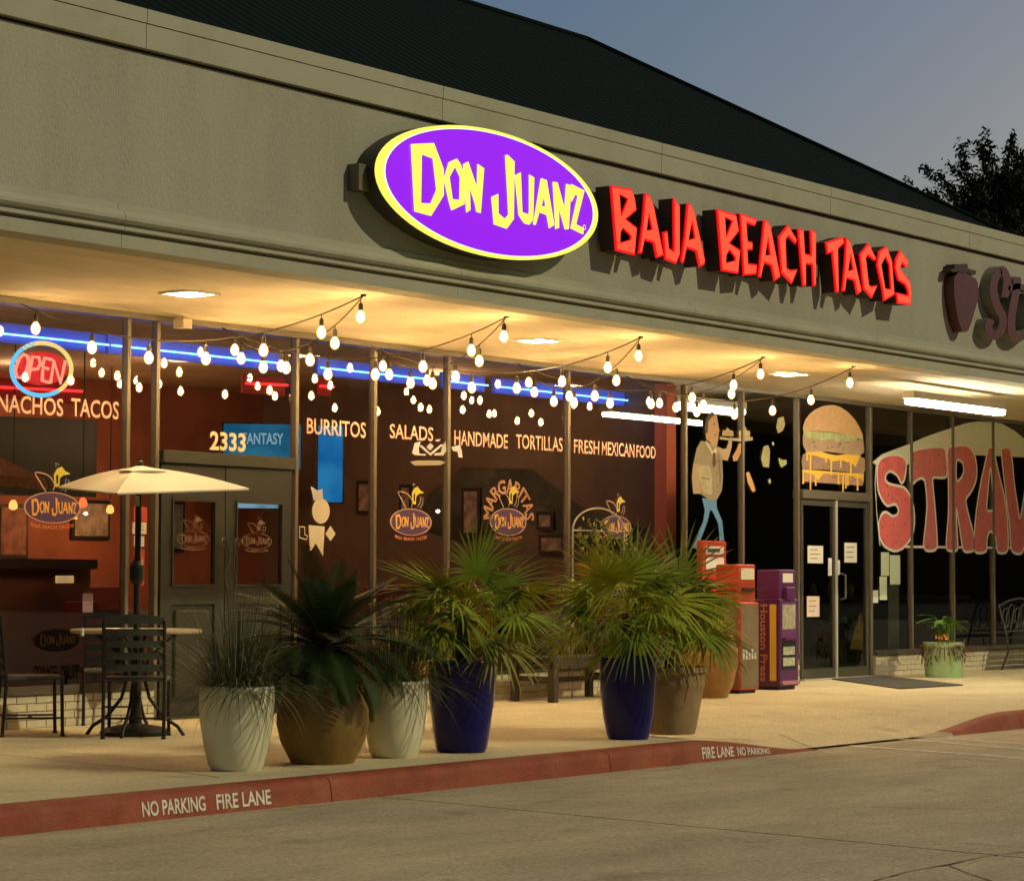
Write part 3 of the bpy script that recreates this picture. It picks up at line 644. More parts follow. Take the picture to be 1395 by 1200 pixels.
logo(531, 588, 711, 'purple restaurant logo on the pane below the word salads', bw=.40)
logo(667, 717, 711, 'purple restaurant logo framed by the arch of letters', bw=.44)
logo(818, 860, 718, 'purple restaurant logo half hidden by the trellis plant', bw=.42, sub=None)
logo(241, 285, 734, 'etched outline logo on the left door glass', mono=mfr, filled=False, bw=.36, Yd=.012)
logo(329, 370, 737, 'etched outline logo on the right door glass', mono=mfr, filled=False, bw=.36, Yd=.012)
logo(46, 108, 872, 'dark oval logo low on the left window above take out', mono=mdk, sub=None, extras=False, bw=.36)
c = P(693, 704, WY); ra = (P(728, 712, WY).x - P(658, 712, WY).x) / 2; hz = c.z - P(693, 742, WY).z
def arc(u, v):
    tt = math.pi * (1.03 - 1.06 * u) ; r1 = .62 + .38 * v
    return (c.x + ra * r1 * math.cos(tt), WY - .002, c.z + ra * .86 * r1 * math.sin(tt))
tag(ob('window_lettering', text_on(MB(), 'MARGARITAS', arc, .03), mat('tan_vinyl', (.50, .26, .14), .6, var=.2, vscale=20)), 'tan word MARGARITAS arched over the middle logo', 'lettering')
# beer-like emblem: white horned silhouettes over a thin oval, across the third pane
O5, k5 = (400, 420), 5.4545; mwt = mat('chalk_vinyl', (.60, .62, .66), .6)
em = thing('painted_emblem', 'pale winged emblem with chevron on the glass below the word salads', 'emblem', tuple(P(585, 610, WY)))
for lp in ([(880,1075),(900,1000),(945,990),(930,1040),(935,1080),(985,1082),(980,1095),(900,1090)], [(1130,985),(1135,1060),(1110,1095),(1045,1092),(1050,1078),(1095,1070),(1105,1020)], [(985,1030),(1015,1000),(1042,1025),(1015,1055)], [(930,1020),(950,1015),(1015,1075),(1095,1010),(1110,1015),(1018,1095)], [(1050,975),(1095,972),(1080,990),(1060,990)]):
    ob('emblem_piece', MB().flat([XZ(lp, O5, k5, WY - .002)], WY - .002), mwt, em)
ob('emblem_piece', MB().flat([XZ([(865,1140),(920,1130),(1090,1130),(1130,1145),(1090,1165),(900,1168)], O5, k5, WY - .002)], WY - .002), mat('dim_vinyl', (.35, .32, .24), .6), em)
ob('emblem_piece', MB().flat([XZ([(80,1030),(145,1015),(160,1060),(165,1110),(135,1105),(128,1065),(95,1060)], (600, 420), 5.4545, WY - .002)], WY - .002), mwt, em)
# neon OPEN sign
on = thing('neon_open_sign', 'lit neon OPEN sign in blue and yellow oval ring', 'neon sign', tuple(P(56, 500, .1)))
NY = .08
def ncurve(pts, org=(0, 400), sc=5.4545): return [(x, NY, z) for x, z in XZ(pts, org, sc, NY)]
def earc(a0, a1, n=20): return [(308 + 222 * math.cos(t), 562 - 195 * math.sin(t)) for t in [math.radians(a0 + (a1 - a0) * i / n) for i in range(n + 1)]]
ob('ring', MB().tube(ncurve(earc(130, -60)), .018, 8), emis('neon_yellow', (1, .74, .22), 1.25), on, label='yellow arc')
ob('ring', MB().tube(ncurve(earc(105, 305)), .018, 8), emis('neon_cyan', (.15, .62, 1), 1.3), on, label='blue arc')
mnr = emis('neon_red', (1, .26, .17), 1.8)
for pts in ([(210,470),(175,450),(145,480),(115,560),(125,620),(160,625),(195,580),(212,510),(205,465)], [(210,640),(240,470),(290,475),(300,520),(280,560),(230,565)], [(385,490),(330,480),(318,545),(360,560)], [(318,560),(312,645),(365,660)], [(375,665),(400,500),(450,665),(485,500)]):
    ob('letter', MB().tube(ncurve(pts), .014, 7), mnr, on)
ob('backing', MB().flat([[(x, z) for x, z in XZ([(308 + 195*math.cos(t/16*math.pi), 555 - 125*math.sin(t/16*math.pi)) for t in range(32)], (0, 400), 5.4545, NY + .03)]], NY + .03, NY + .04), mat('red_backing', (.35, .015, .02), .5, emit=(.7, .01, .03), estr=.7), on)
# blue neon line on a valance inside, red neon line deeper
mblu = emis('neon_blue', (.10, .30, 1), 9); mvalglow = mat('valance', (.10, .16, .55), .6, emit=(.03, .08, .75), estr=.28)  # valance's blue and emission imitate the neon's light falling on it
for xa, xb, lab in ((-20, 148, 'blue neon line on the valance in the leftmost window'), (152, 390, 'blue neon line on the valance crossing behind the entrance'), (437, 585, 'blue neon line on the valance behind burritos and salads'), (607, 665, 'short blue neon line on the valance behind handmade'), (678, 855, 'blue neon line on the valance behind tortillas and mexican food')):
    a = P(xa, 455 + xa * .1065, .6); b = P(xb, 455 + xb * .1065, .6)
    t = thing('neon_strip', lab, 'neon light', tuple(a), 'blue neon lines along the inner valance')
    ob('valance', MB().box(a.x, b.x, .64, .68, 3.125, 3.285), mvalglow, t); ob('tube', MB().tube([(a.x, .60, 3.19), (b.x, .60, 3.19)], .008, 8), mblu, t)
for xa, xb, y0, lab in ((-10, 112, 527, 'red neon line deep inside behind the open sign'), (335, 392, 522, 'red neon line deep inside behind the transom'), (436, 455, 526, 'short red neon line deep inside behind burritos')):
    a = P(xa, y0, 3.2); b = P(xb, y0 + (xb-xa)*.05, 3.2)
    t = thing('neon_strip', lab, 'neon light', tuple(a)); ob('tube', MB().tube([a, b], .014, 8), emis('neon_red_line', (1, .03, .03), 2.5), t)
    ob('backing', MB().box(a.x, b.x, 3.24, 3.27, a.z - .1, a.z + .1), mat('red_board', (.3, .02, .02), .6), t)

# ---------------------------------------------------------------- paintings on the right shop's glass
ZW = (760, 440), 3.3333; ZB = (1000, 480), 5.4545; ZS = (1060, 460), 3.5284
def paint(par, name, pts, z, m, k=0):
    return ob(name, MB().flat([XZ(pts, z[0], z[1], WY - .001 - k * .001)], WY - .001 - k * .001), m, par)
def pm(name, c, v=.12): return mat(name, c, .8, var=v, vscale=9)
wt = thing('window_painting', 'painted waiter in tan jacket and blue trousers carrying a tray', 'painting', tuple(P(970, 650, WY)))
paint(wt, 'legs', [(655,795),(720,800),(722,840),(747,900),(755,985),(735,988),(728,910),(700,850),(690,850),(680,900),(650,980),(635,1030),(603,1015),(630,980),(660,900),(668,850)], ZW, pm('blue_paint', (.10, .27, .50)), 0)
paint(wt, 'jacket', [(650,535),(690,545),(720,560),(745,580),(750,700),(745,760),(720,805),(690,805),(655,780),(650,775),(615,775),(608,700),(615,640),(630,570)], ZW, pm('jacket_paint', (.30, .26, .17)), 1)
paint(wt, 'sleeve', [(615,640),(640,640),(650,775),(615,775),(608,700)], ZW, pm('sleeve_paint', (.42, .32, .20)), 2)
paint(wt, 'apron', [(642,645),(690,650),(700,690),(700,780),(665,775),(645,720)], ZW, pm('apron_paint', (.42, .38, .24), .25), 2)
paint(wt, 'collar', [(668,535),(680,540),(702,582),(722,562),(722,590),(700,596)], ZW, pm('collar_paint', (.62, .55, .38)), 3)
paint(wt, 'head', [(668,480),(672,435),(690,408),(702,402),(722,420),(732,480),(728,530),(722,560),(705,560),(690,540),(675,530)], ZW, pm('skin_paint', (.48, .32, .17)), 2)
paint(wt, 'arm', [(725,560),(750,572),(765,570),(775,540),(780,518),(792,520),(790,560),(780,600),(770,625),(745,620)], ZW, pm('arm_paint', (.44, .34, .20)), 3)
paint(wt, 'tray', [(735,515),(780,524),(885,518),(885,532),(840,538),(735,528)], ZW, pm('tray_paint', (.50, .44, .28)), 2)
paint(wt, 'food', [(745,512),(748,490),(765,486),(768,474),(780,486),(795,490),(798,514)], ZW, pm('food_paint', (.50, .40, .20), .3), 4)
paint(wt, 'food', [(822,520),(822,490),(835,484),(850,468),(858,488),(872,490),(873,518)], ZW, pm('food_paint_b', (.60, .45, .20), .3), 4)
md_ = pm('dark_detail', (.10, .06, .03))
paint(wt, 'hair', [(668,470),(672,435),(690,408),(702,402),(716,415),(700,425),(684,445),(680,500),(670,500)], ZW, md_, 5)
paint(wt, 'eye', [(706,458),(714,456),(715,461),(707,463)], ZW, md_, 5); paint(wt, 'mouth', [(708,508),(724,503),(724,508),(709,513)], ZW, pm('lip_paint', (.35, .10, .06)), 5)
paint(wt, 'nose', [(722,470),(738,490),(726,494)], ZW, pm('nose_paint', (.42, .26, .13)), 5); paint(wt, 'tie', [(704,590),(714,586),(718,640),(708,660),(702,640)], ZW, md_, 5)
for y_b in (620, 680, 735): paint(wt, 'button', [(722,y_b),(727,y_b),(727,y_b+6),(722,y_b+6)], ZW, md_, 5)
paint(wt, 'jacket_fold', [(728,600),(732,600),(742,700),(736,760),(733,700)], ZW, pm('fold_paint', (.18, .15, .10)), 4); paint(wt, 'pocket', [(650,700),(690,706),(690,711),(650,705)], ZW, pm('fold_paint_b', (.18, .15, .10)), 5)
for pts, c_, lab in (([(822,548),(834,546),(836,580),(815,625),(798,628),(793,605),(812,575)], (.62, .33, .14), 'painted orange wedge under the waiter tray'),
                ([(855,680),(868,675),(892,735),(898,762),(885,768),(862,725)], (.62, .35, .12), 'painted orange wedge low beside the mullion'),
                ([(935,560),(955,555),(963,575),(962,620),(958,655),(932,652),(922,615)], (.38, .36, .16), 'painted pale green leaf shape in the dark pane'),
                ([(998,432),(1025,424),(1032,460),(1022,488),(1000,502),(992,475)], (.40, .34, .18), 'painted tan leaf shape near the string bulbs'),
                ([(1002,612),(1020,622),(1038,620),(1040,640),(1015,657),(1005,635)], (.40, .44, .16), 'painted green heart shape in the dark pane'),
                ([(955,712),(964,705),(968,720),(960,732)], (.45, .45, .3), 'small painted white shard, lowest of the falling shapes'),
                ([(973,540),(980,540),(982,555),(976,556)], (.5, .48, .38), 'tiny painted white shard, highest of the falling shapes')):
    tag(ob('window_painting', MB().flat([XZ(pts, ZW[0], ZW[1], WY - .001)], WY - .001), pm('shape_paint', c_)), lab, 'painting')
bg_ = thing('window_painting', 'painted tall cheeseburger with dripping yellow cheese above the right doors', 'painting', tuple(P(1135, 610, WY)))
mpat = pm('patty_paint', (.34, .21, .135), .2); mch = pm('cheese_paint', (.85, .52, .06), .05)
paint(bg_, 'patty', [(510,612),(960,650),(968,740),(935,768),(700,738),(540,742),(512,690)], ZB, pm('patty_paint_b', (.42, .28, .17), .15), 0)
paint(bg_, 'patty', [(512,760),(540,742),(940,775),(972,790),(975,870),(960,905),(700,872),(510,865),(502,810)], ZB, mpat, 1)
paint(bg_, 'patty', [(512,885),(960,915),(965,950),(955,990),(700,972),(518,960)], ZB, pm('patty_paint_c', (.45, .24, .15), .15), 1)
paint(bg_, 'bun', [(510,572),(516,540),(530,500),(560,460),(600,425),(650,402),(700,392),(745,390),(790,405),(850,445),(900,500),(935,560),(958,615),(955,628),(700,588),(515,582)], ZB, pm('bun_paint', (.60, .36, .16), .1), 2)
paint(bg_, 'lettuce', [(515,583),(700,592),(957,625),(957,648),(920,640),(905,660),(870,645),(840,665),(800,640),(770,672),(740,640),(700,650),(650,655),(610,640),(580,648),(545,630),(518,618)], ZB, pm('lettuce_paint', (.42, .44, .19), .25), 3)
random.seed(21)
for i in range(16):
    x = U(560, 900); y = U(440, 560) if 620 < x < 850 else U(520, 570); paint(bg_, 'seed', [(x, y), (x+9, y-3), (x+11, y+1), (x+2, y+4)], ZB, pm('seed_paint', (.72, .52, .30)), 4)
for i in range(22):
    x = U(540, 930); y = random.choice((U(665, 725), U(800, 860), U(915, 960))); w_ = U(10, 30); paint(bg_, 'char_mark', [(x, y), (x+w_, y-4), (x+w_*1.2, y+5), (x+w_*.4, y+9)], ZB, pm('char_paint', (.24, .14, .09)), 3)
def cheese(base, drips, k):
    paint(bg_, 'cheese', base, ZB, mch, k)
    for x, y0, y1 in drips: paint(bg_, 'cheese_drip', [(x-6, y0), (x+6, y0), (x+6, y1-12), (x+9, y1-5), (x, y1), (x-9, y1-5), (x-6, y1-12)], ZB, mch, k + 1)
cheese([(528,742),(640,735),(690,750),(760,768),(830,755),(942,768),(925,800),(905,850),(870,820),(830,812),(790,800),(740,812),(700,790),(660,785),(600,765),(560,760)], [(543,750,806),(568,750,1030),(685,780,816),(722,790,912),(793,790,856),(868,820,922)], 4)
cheese([(508,868),(640,878),(800,892),(966,902),(962,965),(940,935),(915,940),(880,915),(780,905),(690,900),(660,905),(625,950),(600,915),(570,900),(520,890)], [(514,870,978),(607,890,992),(776,900,982),(810,900,1045),(831,900,1012),(846,900,992),(918,920,1028)], 6)
sw_ = thing('window_painting', 'huge painted strawberry red letters starting STRAW over a white mound', 'painting', tuple(P(1300, 680, WY)))
mwp = mat('mound_paint', (.86, .88, .66), .8, var=.05); mol = mat('white_outline_paint', (.95, .88, .72), .8)
mound = [(452,600),(500,560),(640,507),(700,480),(760,458),(830,435),(900,412),(960,403),(1010,405),(1040,404),(1080,415),(1140,450),(1200,500),(1290,560),(1380,600),(1380,640),(1200,575),(955,565),(640,600),(620,612),(520,560),(475,612)]
paint(sw_, 'mound', mound, ZS, mwp, 0)
mb = MB().ribbon(XZ([(612,1004),(1300,1012)], ZS[0], ZS[1], WY - .001), .03, WY - .001, closed=False); ob('base_line', mb, mol, sw_)
mb = MB().ribbon(XZ([(472, 600), (466, 700), (475, 850), (490, 1000)], ZS[0], ZS[1], WY - .001), .02, WY - .001, closed=False); ob('base_line', mb, mol, sw_)
def strawm(name, base, seeds):
    m = mat(name, base, .8, var=.12, vscale=5); t = m.node_tree; b = t.nodes['Principled BSDF']
    vo = t.nodes.new('ShaderNodeTexVoronoi'); vo.inputs['Scale'].default_value = seeds; tc = t.nodes.new('ShaderNodeTexCoord'); t.links.new(tc.outputs['Object'], vo.inputs['Vector'])
    mr = t.nodes.new('ShaderNodeMapRange'); mr.inputs[1].default_value = .10; mr.inputs[2].default_value = .16; mr.inputs[3].default_value = .35; mr.inputs[4].default_value = 1; t.links.new(vo.outputs['Distance'], mr.inputs[0])
    src = b.inputs['Base Color'].links[0].from_socket; mx = t.nodes.new('ShaderNodeMix'); mx.data_type = 'RGBA'; mx.blend_type = 'MULTIPLY'; mx.inputs[0].default_value = 1
    t.links.new(src, mx.inputs[6]); t.links.new(mr.outputs[0], mx.inputs[7]); t.links.new(mx.outputs[2], b.inputs['Base Color']); return m
def smc(lp, n=4):
    out = []; m = len(lp)
    for i in range(m):
        p0, p1, p2, p3 = (Vector(lp[(i + k) % m]) for k in (-1, 0, 1, 2)); L1, L2, L3 = (p1-p0).length + 1e-6, (p2-p1).length + 1e-6, (p3-p2).length + 1e-6
        m1 = (p2-p0) / (L1+L2) * L2; m2 = (p3-p1) / (L2+L3) * L2
        for k in range(n):
            t = k / n; q = p1*(2*t**3-3*t*t+1) + m1*(t**3-2*t*t+t)*.8 + p2*(-2*t**3+3*t*t) + m2*(t**3-t*t)*.8; out.append((q.x, q.y))
    return out
letters = [
 ([[(475,650),(478,610),(495,580),(530,565),(575,563),(608,580),(617,612),(605,685),(592,698),(572,662),(540,642),(520,655),(515,680),(530,700),(565,710),(605,720),(635,760),(650,810),(655,860),(652,920),(640,960),(600,1010),(560,1025),(510,1000),(487,955),(483,890),(500,845),(520,838),(550,857),(572,848),(578,825),(562,800),(525,808),(500,780),(480,730)]], (.90, .19, .18)),
 ([[(635,560),(660,540),(720,528),(785,525),(803,538),(810,665),(745,672),(742,690),(752,800),(765,1000),(750,1022),(712,1022),(698,1000),(708,900),(715,800),(705,690),(690,675),(665,685),(648,700),(636,690)]], (.76, .21, .20)),
 ([[(815,535),(850,520),(890,516),(925,530),(948,580),(955,640),(950,690),(928,740),(902,780),(915,850),(935,930),(942,1015),(905,1030),(888,1015),(870,900),(857,820),(858,900),(863,1010),(850,1025),(812,1018),(808,980),(818,850),(818,700)], [(858,590),(885,600),(892,640),(878,675),(858,688)]], (.76, .20, .19)),
 ([[(1012,530),(1030,526),(1040,560),(1060,650),(1090,780),(1103,900),(1103,1022),(1055,1030),(1045,960),(1020,930),(1005,960),(1000,1025),(943,1022),(950,850),(975,690),(995,600)], [(1020,625),(1032,740),(1038,822),(1004,826),(1010,720)]], (.78, .20, .18)),
 ([[(1072,540),(1085,528),(1112,532),(1125,590),(1135,700),(1150,800),(1162,870),(1190,700),(1210,560),(1250,560),(1265,700),(1280,870),(1310,560),(1360,560),(1320,1030),(1260,1035),(1230,860),(1215,850),(1175,1030),(1122,1022),(1112,900),(1095,760)]], (.72, .18, .17))]
for loops, c_ in letters:
    L_ = [smc(XZ(lp, ZS[0], ZS[1], WY - .004)) for lp in loops]
    lt = ob('letter', MB().flat(L_, WY - .004), strawm('strawberry_paint', c_, 9), sw_)
    mb = MB()
    for lp in L_: mb.ribbon(lp, .035, WY - .006)
    ob('outline', mb, mol, lt)
# papers taped on doors and windows
def sheet(x0, x1, y0, y1, lab, m=None, lines=3, Y=WY, name='paper_notice'):
    a = P(x0, y1, Y); b = P(x1, y1, Y); c = P(x0, y0, Y)
    t = thing(name, lab, 'notice', (a.x, Y, a.z))
    ob('sheet', MB().box(a.x, b.x, Y - .004, Y - .002, a.z, c.z), m or M['paper'], t)
    if lines:
        mb = MB(); h = c.z - a.z
        for i in range(lines): z = c.z - h * (i + 1) / (lines + 1); mb.box(a.x + (b.x-a.x)*.15, a.x + (b.x-a.x)*U(.6, .85), Y - .0055, Y - .005, z, z + h * .05)
        ob('print', mb, mat('print_grey', (.3, .25, .18), .8), t)
sheet(1100, 1121, 743, 767, 'cream notice taped on the left leaf of the glass doors')
sheet(1150, 1167, 739, 766, 'cream notice taped on the right leaf of the glass doors')
sheet(1099, 1116, 812, 840, 'pink tinged notice low on the left glass door', mat('pinkish_paper', (.70, .52, .42), .8))
sheet(1128, 1133, 760, 784, 'narrow white card beside the glass door meeting edge', M['white'], 0)
sheet(1140, 1144, 763, 783, 'narrow white card right of the glass door meeting edge', M['white'], 0)
sheet(1200, 1211, 752, 784, 'pale green sheet, upper left of the strips behind the S', mat('mint_paper', (.66, .74, .50), .8), 0)
sheet(1212, 1226, 756, 796, 'wide pale green sheet below the painted S', mat('mint_paper_b', (.66, .74, .50), .8), 0)
sheet(1198, 1208, 785, 817, 'pale green strip under the two taped sheets', mat('mint_paper_c', (.66, .74, .50), .8), 0)
sheet(1188, 1196, 804, 821, 'small white card at the window edge by the right doors', M['white'], 1)
sheet(75, 100, 784, 794, 'small cream label on the leftmost window', M['paper'], 2)
sheet(112, 126, 808, 834, 'mauve paper on the left window behind the chair', mat('mauve_paper', (.22, .13, .16), .8), 1)
sheet(182, 200, 690, 710, 'red sticker beside the left door, top of its column', mat('red_sticker', (.60, .08, .05), .7), 0)
sheet(180, 199, 711, 727, 'cream sticker beside the left door', M['paper'], 2)
sheet(182, 196, 730, 744, 'white sticker beside the left door, above the long red one', M['white'], 1)
sheet(182, 196, 748, 797, 'long red sticker beside the left door', mat('red_sticker_b', (.55, .09, .05), .7), 3)
c = P(437, 696, WY); tag(ob('round_notice', MB().flat([ell(1, 32, .125, .115, c.x, c.z)], WY - .002), M['paper']), 'cream oval paper on the pane right of the doors', 'notice')
a = [P(x, y, WY) for x, y in ((420, 715), (442, 717), (440, 758), (430, 740), (422, 752))]
tag(ob('torn_notice', MB().flat([[(p.x, p.z) for p in a]], WY - .002), M['paper']), 'cream torn paper under the oval one', 'notice')
a = [P(x, y, WY) for x, y in ((450, 716), (457, 727), (450, 737), (443, 727))]
tag(ob('diamond_notice', MB().flat([[(p.x, p.z) for p in a]], WY - .002), M['paper']), 'small cream diamond sticker beside the torn paper', 'notice')
a = [P(x, y, WY) for x, y in ((423, 662), (432, 668), (439, 666), (440, 680), (427, 682))]
tag(ob('cat_sticker', MB().flat([[(p.x, p.z) for p in a]], WY - .002), mwt), 'small white eared sticker above the oval paper', 'sticker')
a = [P(x, y, WY) for x, y in ((408, 717), (415, 718), (415, 728), (419, 730), (417, 735), (408, 732))]
tag(ob('corner_sticker', MB().ribbon([(p.x, p.z) for p in a], .012, WY - .002), M['paper']), 'pale outline sticker at the pane edge right of the doors', 'sticker')

# ---------------------------------------------------------------- inside the restaurant
def lamp(name, loc, e, col, r=.12):
    l = bpy.data.lights.new(name, 'POINT'); l.energy = e; l.color = col; l.shadow_soft_size = r; o = bpy.data.objects.new(name, l); COL.objects.link(o); o.location = loc; return o
msh = emis('amber_shade', (1, .42, .10), 2.2); mshr = emis('red_shade', (1, .12, .04), 2.5)
for x, y, Y, m, e, lab in ((18, 688, 3.0, msh, 7, 'amber pendant lamp inside at the far left'), (113, 685, 2.6, mshr, 4, 'small red pendant lamp inside behind the umbrella'), (150, 694, 4.6, msh, 14, 'amber wall lamp deep inside behind the umbrella')):
    p = P(x, y, Y); t = thing('pendant_lamp', lab, 'lamp', tuple(p))
    ob('shade', MB().lathe([(.015, .05), (.03, .035), (.042, 0), (.04, -.03), (.015, -.045)], p, 14), m, t, smooth=True); ob('cord', MB().tube([p + Vector((0, 0, .1)), (p.x, p.y, 3.46)], .006, 5), M['black'], t)
    lm = lamp('lamp_light', (0, -.16, -.12), e, (1, .5, .2)); lm.parent = t
for i, (x, y) in enumerate(((16.0, 3.4), (19.5, 3.2), (22.3, 2.0), (19.0, 5.0), (14.1, 1.0))):  # unseen ceiling lamps added to light the restaurant and bar front
    t = thing('added_ceiling_light', 'added dim warm ceiling light inside the restaurant, ' + ['near the doors', 'above the middle booths', 'nearest the dividing wall', 'deepest, before the rear wall', 'above the bar at the left'][i], 'ceiling light', (x, y, 3.46), 'added dim ceiling lights inside the restaurant')
    ob('lens', MB().lathe([(.11, 3.43), (.13, 3.457)], (x, y, 0), 20), emis('dim_lens', (1, .6, .3), 3), t)
    lm = lamp('lamp_light', (0, 0, -.25), 22, (1, .58, .33)); lm.parent = t
# televisions, turned towards the street
mtvb = mat('tv_case', (.012, .012, .014), .35)
def screen_mat(name, c1, c2, s):
    m = bpy.data.materials.new(name); m.use_nodes = True; t = m.node_tree; t.nodes.clear(); o = t.nodes.new('ShaderNodeOutputMaterial'); e = t.nodes.new('ShaderNodeEmission'); n = t.nodes.new('ShaderNodeTexNoise'); n.inputs['Scale'].default_value = 2.2
    r = t.nodes.new('ShaderNodeValToRGB'); r.color_ramp.elements[0].color = (*c1, 1); r.color_ramp.elements[1].color = (*c2, 1); r.color_ramp.elements[0].position = .4; r.color_ramp.elements[1].position = .62
    tc = t.nodes.new('ShaderNodeTexCoord'); t.links.new(tc.outputs['Object'], n.inputs['Vector']); t.links.new(n.outputs[0], r.inputs[0]); t.links.new(r.outputs[0], e.inputs[0]); e.inputs[1].default_value = s; t.links.new(e.outputs[0], o.inputs[0]); return m
def tv(cpx, cpy, Y, w, h, lab, sm, ang=-.75, extra=None):
    c = P(cpx, cpy, Y); t = thing('television', lab, 'television', tuple(c)); t.rotation_euler = (0, 0, ang)
    def lb(name, x0, x1, y0, y1, z0, z1, m):
        return ob(name, MB().box(c.x+x0, c.x+x1, c.y+y0, c.y+y1, c.z+z0, c.z+z1), m, t)
    lb('case', -w/2-.02, w/2+.02, 0, .06, -h/2-.02, h/2+.02, mtvb); lb('screen', -w/2, w/2, -.004, -.001, -h/2, h/2, sm)
    lb('bracket', -.04, .04, .06, .3, -.06, .06, M['black'])
    if extra: extra(t, c)
    return t
def tx(t, c):
    mb = text_on(MB(), 'FANTASY', lambda u, v: (c.x - .20 + .42*u, c.y - .007, c.z + .02 + .12*v), .02); ob('caption', mb, emis('caption', (.45, .75, .9), .6), t)
tv(357, 608, 2.6, .80, .46, 'television with blue screen hanging behind the street number', screen_mat('screen_blue', (.02, .16, .32), (.05, .30, .50), .6), extra=tx)
tv(450, 632, 2.2, .26, .80, 'tall bright blue television behind the word burritos', screen_mat('screen_cyan', (.01, .16, .50), (.03, .28, .62), .8), ang=-.7)
tv(348, 668, 5.2, .85, .42, 'small blue and white television seen through the right door', screen_mat('screen_mix', (.02, .07, .12), (.25, .45, .6), .9))
tv(47, 622, 4.0, 1.3, .75, 'dark unlit television on the wall at the far left', mat('screen_off', (.012, .012, .016), .3), ang=-.4)
# bar with thatch, counters, frames
t = thing('bar_counter', 'dark bar counter with back shelf seen through the left window', 'bar', (13.9, 2.0, .02))
ob('counter_top', MB().box(12.2, P(112, 755, 2.0).x, 1.8, 2.5, 1.27, 1.36), mat('bar_top', (.07, .045, .025), .4), t)
ob('front', MB().box(12.2, P(118, 800, 2.0).x, 1.95, 2.4, .02, 1.27), mat('bar_front', (.34, .13, .06), .7), t)
ob('back_shelf', MB().box(14.2, 16.2, 3.6, 3.9, .02, 2.05), mat('shelf_dark', (.05, .03, .018), .7), t)
tag(ob('thatch_canopy', MB().add([(13.2, 2.6, 2.20), (P(62, 660, 2.6).x, 2.6, 2.12), (P(62, 660, 2.6).x, 3.4, 2.4), (13.2, 3.4, 2.5), (13.2, 2.6, 2.1), (P(66, 670, 2.6).x, 2.6, 2.02), (P(62, 660, 2.6).x, 3.4, 2.3), (13.2, 3.4, 2.4)], [(0, 1, 2, 3), (4, 7, 6, 5), (0, 4, 5, 1), (1, 5, 6, 2), (3, 2, 6, 7)]), mat('thatch', (.16, .08, .035), .95, var=.5, vscale=20, bump=.8, bscale=40)), 'ragged brown thatch canopy over the bar at the left', 'canopy')
mfrm = mat('frame_black', (.02, .015, .012), .5)
for x0, x1, y0, y1, X_, lab in ((630, 655, 665, 730, 24, 'dark framed picture on the brown wall left of the arched word'), (732, 755, 697, 722, 24, 'dark framed picture on the brown wall right of the middle logo'), (487, 508, 655, 700, 24, 'narrow dark framed picture behind the mullion'), (545, 562, 660, 700, 24, 'framed picture behind the salads logo'), (735, 770, 728, 755, 24, 'low dark framed picture near the trellis')):
    d0 = ray(x0, y0); t0 = (X_ - .02 - CAM.x) / d0.x; a = CAM + d0 * t0; d1 = ray(x1, y1); b = CAM + d1 * ((X_ - .02 - CAM.x) / d1.x)
    t = thing('framed_picture', lab, 'picture', (X_ - .02, (a.y+b.y)/2, (a.z+b.z)/2))
    ya, yb = min(a.y, b.y), max(a.y, b.y); za, zb = min(a.z, b.z), max(a.z, b.z)
    ob('frame', MB().box(X_-.04, X_-.005, ya, yb, za, zb), mfrm, t); ob('print', MB().box(X_-.045, X_-.041, ya+.04, yb-.04, za+.04, zb-.04), mat('print', (.38, .30, .25), .6, var=.7, vscale=9), t)
# mural on the dividing wall
mm = mat('mural', (.10, .10, .07), .8, var=.6, vscale=1.5, dirt=(.03, .05, .06), dscale=1.4, damt=.9)
mural = [(.35, 1.75), (1.2, 2.0), (1.9, 2.45), (2.9, 2.5), (3.4, 2.2), (3.6, 1.8), (2.9, 1.6), (2.0, 1.85), (1.3, 1.55), (.6, 1.5)]
vs = [(23.99, y, z) for y, z in mural]; ob('mural', MB().add(vs, [tuple(reversed(range(len(vs))))]), mm, B)
# booths, tables, stools inside
mbo = mat('booth_vinyl', (.28, .05, .03), .5)
for i, (x, y, lab) in enumerate(((17.4, 2.4, 'red booth seat behind the right door'), (19.3, 2.2, 'red booth seat behind the salads pane'), (21.2, 1.6, 'red booth seat behind the handmade pane'), (22.9, 1.3, 'red booth seat nearest the dividing wall'))):
    t = thing('booth_seat', lab, 'booth', (x, y, .02), 'booths inside the restaurant')
    ob('backrest', MB().cbox(x-.5, x+.5, y, y+.12, .02, 1.12, .02), mbo, t); ob('seat', MB().cbox(x-.5, x+.5, y-.5, y, .02, .45, .02), mbo, t)
for i, (x, z, w_, h, c_) in enumerate(((16.4, 1.9, .5, .65, (.45, .25, .12)), (17.4, 1.75, .4, .5, (.2, .25, .3)), (18.5, 1.9, .7, .5, (.4, .32, .18)), (19.8, 1.7, .45, .6, (.3, .12, .08)), (21.0, 1.85, .6, .45, (.35, .3, .25)), (22.3, 1.8, .5, .6, (.15, .2, .18)), (17.0, 2.6, .9, .35, (.5, .35, .15)), (19.3, 2.55, .8, .4, (.2, .3, .35)))):
    t = thing('framed_picture', ['narrow', 'small', 'wide', 'upright', 'oblong', 'dim', 'long high', 'square high'][i] + ' picture on the rusty rear wall of the restaurant', 'picture', (x, 5.97, z))
    ob('frame', MB().box(x - w_/2, x + w_/2, 5.95, 5.995, z - h/2, z + h/2), mfrm, t); ob('print', MB().box(x - w_/2 + .04, x + w_/2 - .04, 5.94, 5.949, z - h/2 + .04, z + h/2 - .04), mat('print', c_, .6, var=.6, vscale=7), t)
